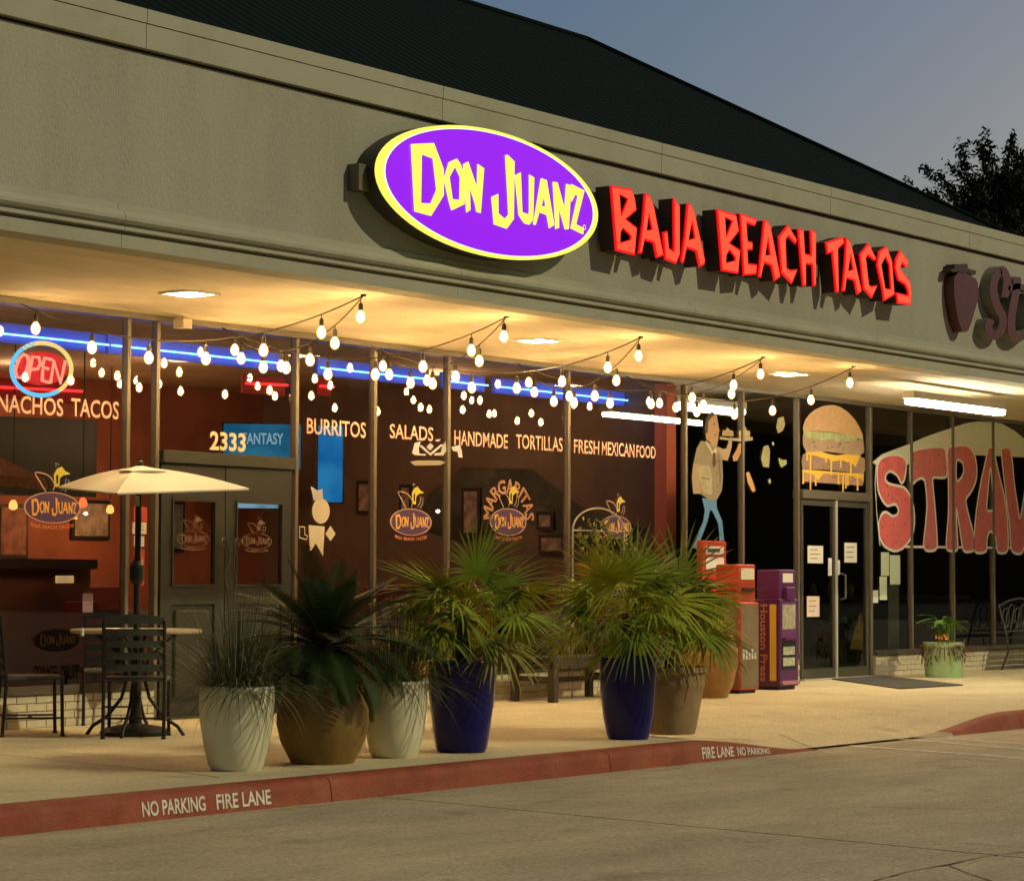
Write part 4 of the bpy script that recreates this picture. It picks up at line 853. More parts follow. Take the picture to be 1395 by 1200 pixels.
for i, (x, y) in enumerate(((17.0, 1.3), (18.6, 1.2), (20.3, 1.1), (22.0, .9), (16.6, 3.8), (19.6, 3.6))):
    t = thing('dining_table', 'dark dining table inside the restaurant, ' + ['behind the right door', 'behind the burritos pane', 'behind the salads pane', 'behind the tortillas pane', 'further in behind the doors', 'further in at the middle'][i], 'table', (x, y, .02))
    ob('tabletop', MB().cbox(x-.35, x+.35, y-.3, y+.3, .73, .77, .01), mat('table_wood', (.20, .09, .04), .35), t); ob('pedestal', MB().tube([(x, y, .02), (x, y, .73)], .035, 8), M['black'], t)
    ob('menu_card', MB().add([(x-.06, y-.02, .77), (x+.06, y-.02, .77), (x+.06, y+.01, .92), (x-.06, y+.01, .92)], [(0, 1, 2, 3)]), mat('menu_card', (.7, .5, .3), .7), t)
    for k, (dx, rot) in enumerate(((-.58, 0), (.58, 1))):
        xx = x + dx; s_ = -1 if dx < 0 else 1
        c_ = thing('dining_chair', 'dark dining chair ' + ('left' if dx < 0 else 'right') + ' of the inner table ' + ['behind the right door', 'behind the burritos pane', 'behind the salads pane', 'behind the tortillas pane', 'further in behind the doors', 'further in at the middle'][i], 'chair', (xx, y, .02), 'dining chairs inside the restaurant')
        ob('seat', MB().cbox(xx-.2, xx+.2, y-.2, y+.2, .43, .47, .01), mbo, c_); ob('backrest', MB().cbox(xx+s_*.18-.02, xx+s_*.18+.02, y-.2, y+.2, .47, .98, .005), mbo, c_)
        for ax in (-.17, .17):
            for ay in (-.17, .17): ob('leg', MB().box(xx+ax-.015, xx+ax+.015, y+ay-.015, y+ay+.015, .02, .43), M['black'], c_)
lm = lamp('added_lamp_light', P(150, 700, 5.3), 20, (1, .45, .14))  # extra lamp added to give the rear wall its orange glow
t = thing('added_wall_lamp', 'added amber wall lamp washing the rear wall behind the umbrella', 'lamp', tuple(lm.location)); lm.location = (0, 0, 0); lm.parent = t; q = t.location.copy(); lm.location = (0, -.15, 0)
ob('shade', MB().lathe([(.03, .05), (.07, -.05)], (q.x, 5.9, q.z), 12), msh, t)
# inside the right shop
t = thing('shop_counter', 'dim counter with jars inside the right shop', 'counter', (31, 2.4, .02))
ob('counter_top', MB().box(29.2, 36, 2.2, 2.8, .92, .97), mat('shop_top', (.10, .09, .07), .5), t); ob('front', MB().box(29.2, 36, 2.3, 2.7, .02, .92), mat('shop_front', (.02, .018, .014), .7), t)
for i in range(9):
    x = 29.5 + i * .5 + U(-.1, .1); h = U(.12, .22)
    tag(ob('jar', MB().lathe([(.05, 0), (.055, h*.7), (.03, h*.85), (.035, h)], (x, 2.4, .97), 12), mat('jar_glass', (U(.1, .3), U(.12, .25), .08), .3)), 'small jar on the dim shop counter, ' + ['leftmost', 'second from the left', 'third from the left', 'fourth from the left', 'middle of the row', 'just right of the middle', 'third from the right', 'second from the right', 'rightmost'][i], 'jar', 'jars on the dim shop counter')
tag(ob('wet_floor_sign', MB().add([(28.78, .22, .33), (29.08, .22, .33), (29.0, .3, .78), (28.86, .3, .78), (28.78, .4, .33), (29.08, .4, .33)], [(0, 1, 2, 3), (3, 2, 5, 4), (0, 3, 4), (1, 5, 2)]), mat('yellow_plastic', (.65, .50, .04), .5)), 'yellow folding sign inside the window by the right doors', 'sign')
t = thing('leaning_board', 'pale green leaning panel behind the window right of the glass doors', 'board', (29.4, .5, .33))
a = P(1213, 885, .3); b = P(1225, 885, .3); c = P(1225, 795, .3)
ob('board', MB().box(a.x, b.x, .3, .33, a.z, c.z), mat('mint_board', (.66, .74, .50), .8), t)
for i, (x, z) in enumerate(((25.2, 1.55), (26.9, 1.5))): tag(ob('lit_sign', MB().box(x + 1.2, x + 2.0, 4.5, 4.55, z + .05, z + .35), mat('dim_sign', (.35, .20, .08), .5, var=.5, vscale=6, emit=(.4, .22, .06), estr=.35)), ['dim amber sign deep in the right shop, left one', 'dim amber sign deep in the right shop, behind the glass doors'][i], 'sign')

# ---------------------------------------------------------------- umbrella table and chairs
pb = P(184, 1001, Z=0); UX, UY = pb.x, pb.y
um = thing('patio_umbrella', 'cream square canopy patio umbrella on a dark pole', 'umbrella', (UX, UY, 0))
mcan_ = mat('canvas_cream', (.78, .71, .55), .85, var=.04, vscale=6, bump=.15, bscale=200)
rr = Vector((math.sin(PS), -math.cos(PS), 0)); ff = Vector((math.cos(PS), math.sin(PS), 0)); cc = Vector((UX, UY, 0)) + rr * .01
ztop, zed = 2.045, 1.875
cor = [cc - rr * .64 + ff * .1 + Vector((0, 0, zed + .015)), cc - rr * .08 - ff * .62 + Vector((0, 0, zed - .055)), cc + rr * .86 - ff * .1 + Vector((0, 0, zed)), cc + rr * .1 + ff * .8 + Vector((0, 0, zed + .02))]
topc = cc + Vector((0, 0, ztop)); mb = MB(); N = 8
for i in range(4):
    a, b = cor[i], cor[(i + 1) % 4]; grid = []
    for r_ in range(N + 1):
        for k in range(N + 1):
            e = a.lerp(b, k / N); p = topc.lerp(e, r_ / N); sagv = .05 * (r_ / N) * (1 - r_ / N) * 4 * .6 + .018 * (r_ / N) * 4 * (k / N) * (1 - k / N)
            grid.append(p - Vector((0, 0, sagv * (4 * (k / N) * (1 - k / N)) * .6 - .025 * math.sin(math.pi * r_ / N))))
    mb.add(grid, [(r_*(N+1)+k, (r_+1)*(N+1)+k, (r_+1)*(N+1)+k+1, r_*(N+1)+k+1) for r_ in range(N) for k in range(N)])
    mb.add([a, b, b - Vector((0, 0, .012)), a - Vector((0, 0, .012))], [(0, 3, 2, 1)])
ob('canopy', mb, mcan_, um, smooth=True)
vt = MB(); vr = [cc + Vector((0, 0, ztop - .045)) + (cor[i] - cc - Vector((0, 0, cor[i].z))) * .30 for i in range(4)]; tp = cc + Vector((0, 0, ztop + .012)); ring = []
for i in range(4):
    for k in range(4):
        q = vr[i].lerp(vr[(i+1) % 4], k / 4); ring.append(q + Vector((0, 0, .012 * math.sin(math.pi * k / 4))))
vt.add([tp] + ring + [q - Vector((0, 0, .014)) for q in ring], [(0, 1 + i, 1 + (i+1) % 16) for i in range(16)] + [(1+i, 17+i, 17+(i+1) % 16, 1+(i+1) % 16) for i in range(16)])
ob('vent_flap', vt, mcan_, um)
ob('finial', MB().lathe([(.012, 0), (.03, .01), (.03, .03), (.012, .045)], (cc.x, cc.y, ztop + .01), 12), mat('bronze', (.16, .12, .08), .4, metal=.6), um)
ob('pole', MB().tube([(UX, UY, .05), (UX, UY, 1.0), (cc.x, cc.y, 2.1)], .024, 12), M['black'], um)
ob('crank_housing', MB().lathe([(.03, -.1), (.055, -.06), (.055, .05), (.03, .09)], (UX, UY, 1.24), 12), M['black'], um)
ob('collar', MB().lathe([(.028, 0), (.028, .08)], (UX, UY, 1.74), 12), mat('bare_metal', (.5, .46, .38), .4, metal=.7), um)
for i in range(4):
    ob('rib', MB().tube([cc + Vector((0, 0, ztop - .03)), cor[i] + Vector((0, 0, -.006))], .008, 5), M['black'], um)
ob('base', MB().lathe([(.26, 0), (.27, .03), (.22, .06), (.05, .09), (.04, .3)], (UX, UY, 0), 28), M['black'], um, smooth=True)
tb = thing('patio_table', 'round pale topped patio table on curved black legs', 'table', (UX, UY, 0))
ob('tabletop', MB().lathe([(.49, 0), (.50, .008), (.50, .022), (.49, .03)], (UX, UY, .775), 40), mat('stone_top', (.52, .42, .26), .35, var=.15, vscale=30), tb, smooth=True)
for i in range(4):
    an = .5 + i * math.pi / 2; d = Vector((math.cos(an), math.sin(an), 0)); o_ = Vector((UX, UY, 0))
    ob('leg', MB().tube([o_ + d*r_ + Vector((0, 0, z)) for r_, z in ((.32, .77), (.22, .70), (.10, .58), (.07, .42), (.11, .28), (.22, .14), (.33, .07), (.38, .0))], .014, 7), M['black'], tb, smooth=True)
ob('apron_ring', MB().lathe([(.33, .762), (.34, .762), (.34, .774), (.33, .774)], (UX, UY, 0), 28), M['black'], tb)
p = P(112, 861, Z=.81); tag(ob('table_candle', MB().lathe([(.012, 0), (.012, .04), (.004, .055)], (P(112, 866, Z=.806).x, P(112, 866, Z=.806).y, .806), 8), mat('candle', (.9, .85, .7), .4)), 'tiny white candle near the left edge of the patio table', 'candle')
def make_chair(slats=5):
    t = thing('patio_chair', 'x', 'chair', (0, 0, 0), 'ladder back chairs round the patio table')   # faces +y, back at y=-.22
    w = .225
    for sx in (-1, 1):
        ob('leg', MB().tube([(sx*w, -.24, .0), (sx*w, -.21, .43), (sx*w, -.26, .88)], .014, 7), M['black'], t)
        ob('leg', MB().tube([(sx*w, .21, 0), (sx*w, .20, .43)], .014, 7), M['black'], t)
        for y in (-.24, .21): ob('foot', MB().lathe([(.02, 0), (.018, .015)], (sx*w, y, 0), 8), M['black'], t)
        ob('stretcher', MB().tube([(sx*w, -.23, .14), (sx*w, .21, .14)], .008, 6), M['black'], t)
    ob('stretcher', MB().tube([(-w, -.01, .14), (w, -.01, .14)], .008, 6), M['black'], t)
    ob('seat', MB().cbox(-.235, .235, -.22, .22, .425, .455, .012), M['slat'], t)
    for i in range(slats):
        z = .50 + i * .088; y = -.215 - .045 * (z - .43) / .45
        n = 8; vs = []
        for k in range(n + 1):
            x = -w + 2*w*k/n; bow = -.035 * math.sin(math.pi*k/n); cr_ = .02 * math.sin(math.pi*k/n) if i == slats-1 else 0
            vs += [(x, y+bow, z), (x, y+bow+.008, z), (x, y+bow+.008, z+.052+cr_), (x, y+bow, z+.052+cr_)]
        fs = [(4*k+a_, 4*k+(a_+1) % 4, 4*k+4+(a_+1) % 4, 4*k+4+a_)[::-1] for k in range(n) for a_ in range(4)]
        ob('slat', MB().add(vs, fs), M['slat'], t)
    return t
ch0 = make_chair()
def place(px, py, rz, lab, first=False):
    p = P(px, py, Z=0); o = ch0 if first else copy_tree(ch0); o.location = (p.x, p.y, 0); o.rotation_euler = (0, 0, rz); o['label'] = lab; return o
place(192, 1001, PS - math.pi/2 + .05, 'black ladder back chair with its back to the viewer, before the table', True)
ch0.location = ch0.location - ff * .25
bk = place(152, 986, PS + math.pi / 2 + .15, 'black ladder back chair behind the left edge of the table')
lf = place(38, 1000, PS - math.pi + .3, 'black ladder back chair cut by the left picture edge')
lf.location = (P(42, 1001, Z=0).x, P(42, 1001, Z=0).y, 0)

# ---------------------------------------------------------------- benches and iron stand
def slat_bench(x0, x1, y, lab, m, name='wooden_bench', arms=True, back=True):
    t = thing(name, lab, 'bench', ((x0+x1)/2, y, 0))
    for x in (x0 + .04, x1 - .04):
        ob('leg', MB().cbox(x-.04, x+.04, y-.26, y-.18, 0, .64 if arms else .42, .006), m, t); ob('leg', MB().cbox(x-.035, x+.035, y+.2, y+.27, 0, .92 if back else .42, .006), m, t)
        if arms: ob('arm', MB().cbox(x-.045, x+.045, y-.28, y+.24, .645, .69, .006), m, t)
        ob('side_rail', MB().box(x-.02, x+.02, y-.18, y+.2, .2, .25), m, t)
    for k in range(4): ob('seat_slat', MB().cbox(x0, x1, y-.24+k*.115, y-.14+k*.115, .41, .44, .005), m, t)
    for k in range(3 if back else 0): ob('back_slat', MB().cbox(x0, x1, y+.205, y+.235, .52+k*.13, .61+k*.13, .005), m, t)
    ob('stretcher', MB().box(x0, x1, y-.02, y+.02, .18, .23), m, t); ob('apron', MB().box(x0, x1, y-.235, y-.215, .33, .405), m, t)
    return t
slat_bench(P(698, 955, Z=0).x, P(796, 948, Z=0).x, -.55, 'dark wooden bench against the brick base, right of the first blue pot', M['wood'])
slat_bench(P(470, 975, Z=0).x, P(632, 962, Z=0).x, -.65, 'amber wooden bench hidden behind the sago palm and grasses', mat('amber_wood', (.42, .21, .035), .5, var=.2, vscale=8, stretch=(1, 6, 6)), arms=False, back=False)
t = thing('iron_stand', 'black wrought iron plant stand with scrolls beside the second blue pot', 'plant stand', tuple(P(812, 950, Z=0)))
x0 = P(800, 948, Z=0).x; x1 = P(835, 946, Z=0).x; y_ = -.45
mb = MB()
for x in (x0, (x0+x1)/2, x1): mb.tube([(x, y_, 0), (x, y_, .5)], .009, 5)
mb.tube([(x0, y_, .5), (x1, y_, .5)], .009, 5).tube([(x0, y_, .25), (x1, y_, .25)], .009, 5); ob('frame', mb, M['black'], t)
for x in (x0 + .12, x1 - .14): ob('scroll', MB().tube([(x + .07*(1-k/20)*math.cos(k*.55), y_-.01, .12 + .09*(1-k/24)*math.sin(k*.55)) for k in range(18)], .007, 5), M['black'], t)
ob('shelf', MB().box(x0, x1, y_-.15, y_+.15, .5, .515), M['black'], t)
# cast iron bench at the far right
a = P(1352, 912, Z=0); t = thing('cast_iron_bench', 'grey cast iron bench with looping leaf back at the right edge', 'bench', tuple(a)); mci = mat('grey_iron', (.10, .09, .075), .5, metal=.5)
bx, by = P(1352, 912, Z=0).x, -.45; xw = 1.35
for x in (bx, bx + xw):
    ob('leg', MB().tube([(x, by-.25, 0), (x+.01, by-.2, .2), (x, by-.24, .42), (x, by+.15, .44)], .014, 6), mci, t, smooth=True)
    ob('leg', MB().tube([(x, by+.28, 0), (x, by+.18, .25), (x, by+.2, .44), (x, by+.32, .88)], .014, 6), mci, t, smooth=True)
ob('arm', MB().tube([(bx, by-.24, .44), (bx, by-.27, .62), (bx, by-.1, .66), (bx, by+.25, .64)], .013, 6), mci, t)
for k in range(5): ob('seat_rail', MB().box(bx, bx+xw, by-.22+k*.09, by-.17+k*.09, .43, .45), mci, t)
mb = MB().tube([(bx, by+.31, .86), (bx+xw*.25, by+.32, .93), (bx+xw*.5, by+.32, .96), (bx+xw*.75, by+.32, .93), (bx+xw, by+.31, .86)], .013, 6).tube([(bx, by+.22, .52), (bx+xw, by+.22, .52)], .011, 6)
ob('back_rail', mb, mci, t)
for k in range(7):
    cxk = bx + .12 + k * .19; cz_ = .70 + .05 * (k % 2)
    ob('leaf_loop', MB().tube([(cxk + .10*math.cos(q*math.pi/8), by+.27, cz_ + .13*math.sin(q*math.pi/8)) for q in range(17)], .008, 5), mci, t)
    ob('stem_loop', MB().tube([(cxk - .1, by+.25, .54), (cxk, by+.265, .68), (cxk + .12, by+.29, .84)], .007, 5), mci, t)

# ---------------------------------------------------------------- planters and plants
def blade(mb, base, d, L, w, droop, seg=4, side=None, fold=0):
    d = d.normalized(); sd_ = side if side is not None else d.cross(Vector((0, 0, 1)))
    if sd_.length < 1e-3: sd_ = Vector((1, 0, 0))
    sd_ = sd_.normalized(); vs = []; p = base.copy(); cur = d.copy()
    for i in range(seg + 1):
        t = i / seg; ww = w * (1 - t) ** .7 * (.6 + .4 * min(1, t * 4)) if i < seg else 0
        vs += [p + sd_ * ww, p - sd_ * ww] if i < seg else [p]
        cur = (cur + Vector((0, 0, -droop / seg))).normalized(); p = p + cur * (L / seg)
    fs = [(2*i, 2*i+1, 2*i+3, 2*i+2) for i in range(seg - 1)] + [(2*seg-2, 2*seg-1, 2*seg)]
    mb.add(vs, fs)
def leafmat(name, c, var=.3, rough=.5):
    m = mat(name, c, max(rough, .6), var=var, vscale=7, spec=.15); return m
M['fan'] = [leafmat('fan_green', (.26, .33, .028)), leafmat('fan_olive', (.42, .42, .04)), leafmat('fan_deep', (.16, .22, .02))]
M['fany'] = leafmat('fan_yellow', (.30, .26, .05)); M['sago'] = leafmat('sago_green', (.040, .062, .016)); M['sagob'] = leafmat('sago_dry', (.16, .11, .045))
M['grass'] = leafmat('grass_green', (.12, .13, .05)); M['soil'] = mat('soil', (.03, .02, .012), .95)
def fan_leaf(root, o, d, stem, rad, m, nl=24, droop=.35):
    mb = MB(); d = d.normalized(); tip = o + d * stem + Vector((0, 0, -.05 * stem))
    mid = o.lerp(tip, .5) + Vector((0, 0, .04))
    pd = (tip - mid).normalized()
    side = pd.cross(Vector((0, 0, 1))); side = side.normalized() if side.length > .05 else Vector((1, 0, 0))
    tw = U(-.7, .7); nrm_ = side.cross(pd).normalized(); s2 = (side * math.cos(tw) + nrm_ * math.sin(tw)).normalized(); n2 = s2.cross(pd).normalized()
    for k in range(nl):
        an = math.radians(-115 + 230 * k / (nl - 1)) + U(-.03, .03)
        dd = pd * math.cos(an) + s2 * math.sin(an) + n2 * (.18 * math.cos(an * 1.5)); L = rad * (1 - .22 * abs(an) / 2) * U(.9, 1.08)
        blade(mb, tip, dd, L, .0135, droop * U(.5, 1.6), 5, side=(s2 * math.cos(an) - pd * math.sin(an)))
    f = ob('frond', mb, m, root)
    ob('stem', MB().tube([o, mid, tip], [.008, .006, .005], 5), M['fan'][1], f)
def wobble(t, z): return .006 * math.sin(2 * t + z * 9)
def planter(pxb, pyb, prof, m, name, lab, cat='potted plant', n=36, lip=True, group=None, rimscale=1):
    p = P(pxb, pyb, Z=0); rb = prof[0][0]; c = Vector((p.x, p.y, 0)) + ff * rb      # px point is the near foot of the pot
    if c.y - max(r for r, z in prof) < -4.93: pass
    t = thing(name, lab, cat, tuple(c), group)
    rt_, zt = prof[-1]
    pr = prof + [(rt_ - .012, zt + .003), (rt_ - .03, zt - .01), (rt_ - .035, zt - .05)]
    ob('pot', MB().lathe(pr, c, n, wobble), m, t, smooth=True)
    ob('soil', MB().lathe([(rt_ - .037, zt - .06), (rt_ - .04, zt - .045)], c, n), M['soil'], t)
    return t, c, zt - .045
def grasspot(t, c, z0, n, L, spread, seedm):
    for b_ in range(14):
        mb = MB()
        for i in range(n // 14):
            an = U(0, 2*math.pi); rr_ = U(0, .19); base = c + Vector((rr_*math.cos(an), rr_*math.sin(an), z0)); tilt = abs(random.gauss(.35, spread)); a2 = an + U(-.8, .8)
            d = Vector((math.cos(a2)*tilt, math.sin(a2)*tilt, 1)); blade(mb, base, d, L * U(.45, 1.1), U(.003, .0058), U(.5, 2.0), 7)
        ob('grass_tuft', mb, seedm[b_ % len(seedm)], t)
mwg = mat('white_glaze', (.82, .79, .56), .3, var=.06, vscale=5, dirt=(.48, .43, .26), dscale=3, damt=.35)
whiteprof = [(.155, 0), (.175, .03), (.205, .16), (.228, .30), (.236, .42), (.234, .52)]
t, c, z = planter(318, 1051, whiteprof, mwg, 'potted_grass', 'tall white glazed pot of drooping grass, nearest the viewer')
grasspot(t, c, z, 760, .72, 1.3, [M['grass'], leafmat('grass_grey', (.15, .15, .08)), leafmat('grass_dark', (.06, .075, .025))])
t, c, z = planter(536, 1033, [(.15, 0), (.168, .03), (.195, .16), (.213, .30), (.217, .42), (.215, .51)], mwg, 'potted_grass', 'white glazed pot of trailing grass between the brown jar and the first blue pot')
grasspot(t, c, z, 700, .68, 1.1, [M['grass'], leafmat('grass_mid', (.10, .11, .03)), leafmat('grass_olive', (.14, .125, .04))])
mbr = mat('brown_glaze', (.26, .16, .045), .6, var=.35, vscale=3, dirt=(.12, .07, .03), dscale=2, damt=.6, spec=.25)
t, c, z = planter(436, 1042, [(.205, 0), (.225, .04), (.275, .14), (.30, .25), (.295, .35), (.255, .44), (.225, .48), (.235, .51)], mbr, 'potted_sago_palm', 'big round brown jar holding a dark spreading sago palm')
ob('trunk', MB().lathe([(.10, .44), (.13, .52), (.14, .62), (.12, .72), (.05, .80)], c, 14, lambda t_, z_: .08 * math.sin(7*t_ + z_*40)), mat('sago_trunk', (.07, .045, .025), .9, bump=.8), t)
for i in range(84):
    an = i * 2.39996 + U(-.2, .2); k = i / 83; el = math.radians(70 - 88 * k + U(-14, 14)); L = U(.52, .86) * (1.05 if 0.2 < k < .7 else .82)
    d = Vector((math.cos(an)*math.cos(el), math.sin(an)*math.cos(el), math.sin(el))); p = c + Vector((0, 0, .74)) + d * .05; cur = d.copy(); pts = [p.copy()]
    for s_ in range(10): cur = (cur + Vector((0, 0, -.10 * (.5 + k)))).normalized(); p = p + cur * (L / 10); pts.append(p.copy())
    mb = MB(); dry = (i in (17, 23, 29, 33)); m = M['sagob'] if dry else M['sago']
    for s_ in range(1, 40):
        u = s_ / 40 * 10; j = min(9, int(u)); q = pts[j].lerp(pts[j+1], u - j); dr = (pts[j+1] - pts[j]).normalized(); sd_ = dr.cross(Vector((0, 0, 1))); sd_ = sd_.normalized() if sd_.length > .05 else Vector((1, 0, 0)); upv = sd_.cross(dr)
        ll = .13 * math.sin(math.pi * min(1, .12 + s_/40 * .85)) + .015
        for sg_ in (-1, 1): blade(mb, q, dr * .75 + sd_ * sg_ + upv * .35, ll, .0085, .25, 2, side=dr)
    f = ob('frond', mb, m, t); ob('midrib', MB().tube(pts, [.006 - .0005*q_ for q_ in range(11)], 4), M['sagob'] if i % 5 == 0 else M['sago'], f)
p0 = P(372, 962, -4.15); pts = [P(x, y, -4.1) for x, y in ((375, 905), (400, 880), (440, 845), (480, 815), (510, 803), (540, 802), (570, 808))]
ob('dry_stalk', MB().tube([c + Vector((-.1, -.05, .62))] + pts[1:], .006, 5), mat('dry_stalk', (.28, .19, .09), .8), t)
mbl = mat('cobalt_glaze', (.008, .007, .13), .2, var=.25, vscale=3, spec=.3)
def fanpalm(t, c, z0, th, n, rad, seed):
    random.seed(seed)
    tr_ = MB().tube([c + Vector((0, 0, z0)), c + Vector((.01, 0, z0 + th*.5)), c + Vector((.0, .01, z0 + th))], [.05, .055, .04], 10); ob('trunk', tr_, mat('fibre_trunk', (.06, .04, .02), .95, bump=1), t)
    top = c + Vector((0, 0, z0 + th))
    for i in range(n):
        an = i * 2.39996 + U(-.3, .3); k = i / (n - 1); el = math.radians(66 - 92 * k + U(-14, 14))
        d = Vector((math.cos(an)*math.cos(el), math.sin(an)*math.cos(el), math.sin(el)))
        m = M['fan'][0] if i % 3 == 0 else M['fan'][1] if i % 3 == 1 else M['fan'][2]
        if k > .82 and i % 2: m = M['fany']
        fan_leaf(t, top, d, U(.24, .42) * (1.15 if k > .3 else .85), rad * U(.85, 1.1), m, 26, .35 + .5 * k)
t, c, z = planter(628, 1026, [(.165, 0), (.18, .03), (.20, .16), (.222, .34), (.232, .5), (.236, .625)], mbl, 'potted_fan_palm', 'tall cobalt blue pot with a bushy fan palm, left of the two')
fanpalm(t, c, z, .36, 25, .50, 11)
t, c, z = planter(857, 1008, [(.15, 0), (.163, .03), (.19, .16), (.21, .34), (.215, .5), (.216, .615)], mbl, 'potted_fan_palm', 'tall cobalt blue pot with a fan palm, right of the two, before the terracotta pot')
fanpalm(t, c, z, .38, 25, .52, 12)
mtc = mat('weathered_terracotta', (.36, .24, .12), .85, var=.3, vscale=6, bump=.12, dirt=(.16, .13, .06), dscale=3, damt=.6)
t, c, z = planter(916, 1001, [(.185, 0), (.20, .05), (.235, .25), (.255, .36), (.262, .37), (.262, .40), (.26, .41), (.268, .47), (.29, .48), (.29, .52)], mtc, 'potted_fan_palm', 'weathered terracotta pot with rolled rim and arching fan palm behind the second blue pot')
fanpalm(t, c, z, .44, 23, .54, 13)
mot = mat('orange_clay', (.32, .17, .045), .6, var=.3, vscale=3)
t, c, z = planter(967, 951, [(.19, 0), (.25, .12), (.30, .35), (.30, .50), (.255, .60), (.24, .64)], mot, 'clay_planter', 'big orange clay jar with trailing leaves behind the terracotta pot', n=24)
random.seed(5)
for b_ in range(6):
    mb = MB()
    for i in range(34):
        an = U(0, 6.28); blade(mb, c + Vector((U(-.1, .1), U(-.1, .1), z)), Vector((math.cos(an)*U(.2, 1), math.sin(an)*U(.2, 1), 1)), U(.3, .75), .008, U(.8, 2), 6)
    ob('leaf_tuft', mb, M['fan'][b_ % 3], t)
# light green pot with broad leaves and withered flowers
t, c, z = planter(1290, 923, [(.225, 0), (.235, .02), (.24, .2), (.235, .36), (.25, .37), (.25, .43)], mat('mint_paint', (.42, .62, .30), .6, var=.12, vscale=6, dirt=(.08, .12, .05), dscale=5, damt=.6), 'potted_flowers', 'mint green crock with glossy leaves and withered flowers beside the iron bench')
mgl = leafmat('glossy_leaf', (.12, .25, .04), .2, .3)
for i in range(22):
    an = U(0, 6.28); b0 = c + Vector((U(-.08, .08) + .06, U(-.08, .08), z)); st_ = Vector((math.cos(an)*.25, math.sin(an)*.25, 1)) * U(.16, .38); mb = MB(); tip = b0 + st_
    L = U(.20, .30); dd = Vector((math.cos(an), math.sin(an), U(-.2, .4))).normalized(); sd_ = dd.cross(Vector((0, 0, 1))).normalized(); vs = []
    for s_ in range(6): u = s_/5; w_ = .045 * math.sin(math.pi * (u*.92 + .04)); q = tip + dd * L * u - Vector((0, 0, .06*u*u)); vs += [q + sd_*w_, q + Vector((0, 0, -.01)), q - sd_*w_]
    mb.add(vs, [f for s_ in range(5) for f in ((3*s_, 3*s_+1, 3*s_+4, 3*s_+3), (3*s_+1, 3*s_+2, 3*s_+5, 3*s_+4))]); f = ob('leaf', mb, mgl, t); ob('stalk', MB().tube([b0, tip], .005, 4), mgl, f)
mwi = leafmat('withered', (.14, .06, .05)); 
for b_ in range(6):
    mb = MB()
    for i in range(26):
        an = U(0, 6.28); a0 = c + Vector((math.cos(an)*.18, math.sin(an)*.18, z)); d_ = Vector((math.cos(an), math.sin(an), U(.0, .9)))
        blade(mb, a0, d_, U(.18, .46), .007, U(.8, 2.4), 5)
    for i in range(14):
        an = U(0, 6.28); q = c + Vector((math.cos(an)*.27, math.sin(an)*.27, z + U(-.25, .08))); s_ = .02
        mb.add([q + Vector((-s_, 0, -s_)), q + Vector((s_, 0, -s_)), q + Vector((s_, .01, s_)), q + Vector((-s_, 0, s_*.8))], [(0, 1, 2, 3)])
    ob('withered_stems', mb, mwi, t)['kind'] = 'stuff'
for i in range(8):
    q = c + Vector((U(-.25, -.05), U(-.2, 0), z + U(.02, .14))); mb = MB()
    for k in range(5): an = k * 1.256; blade(mb, q, Vector((math.cos(an), -.3, math.sin(an))), .05, .016, .2, 3)
    ob('blossom', mb, mat('orange_petal', (.75, .35, .06), .6), t)
# arch trellis with hanging basket by the window
a = P(780, 800, -.35); b = P(850, 800, -.35); tr_ = thing('arch_trellis', 'slim white arched trellis with vine and clay basket before the last restaurant pane', 'trellis', (a.x, -.35, 0)); mtr = mat('trellis_metal', (.45, .42, .36), .5)
cxx = (a.x + b.x) / 2; rx = (b.x - a.x) / 2; zc = P(780, 722, -.35).z; zt = P(810, 692, -.35).z
ob('arch', MB().tube([(cxx + rx*math.cos(math.pi*k/16), -.35, zc + (zt - zc)*math.sin(math.pi*k/16)) for k in range(17)], .010, 6).tube([(cxx-rx, -.35, 0), (cxx-rx, -.35, zc)], .010, 6).tube([(cxx+rx, -.35, 0), (cxx+rx, -.35, zc)], .010, 6).tube([(cxx-rx, -.35, zc), (cxx+rx, -.35, zc)], .008, 6), mtr, tr_)
pc = P(806, 775, -.35); ob('basket', MB().lathe([(.10, 0), (.16, .1), (.18, .16)], (pc.x, pc.y, pc.z - .1), 18), mat('clay_basket', (.45, .24, .06), .7), tr_)
mvy = leafmat('vine_yellow', (.28, .27, .06)); mvg = leafmat('vine_green', (.14, .17, .05))
for b_ in range(10):
    mb = MB()
    for i in range(30):
        if b_ < 5: q = Vector((pc.x + random.gauss(.05, .16), -.35 + U(-.15, .1), U(pc.z + .02, zc + .12)))
        else: q = Vector((P(838, 760, -.35).x + random.gauss(0, .22), -.35 + U(-.15, .15), U(.85, 1.72)))
        an = U(0, 6.28); s_ = U(.02, .042); e1 = Vector((math.cos(an), U(-.5, .5), math.sin(an))).normalized(); e2 = e1.cross(Vector((U(-1, 1), 1, U(-1, 1)))).normalized()
        mb.add([q - e1*s_, q - e2*s_*.6, q + e1*s_, q + e2*s_*.6], [(0, 1, 2, 3)])
    ob('vine', mb, mvy if b_ % 2 else mvg, tr_)

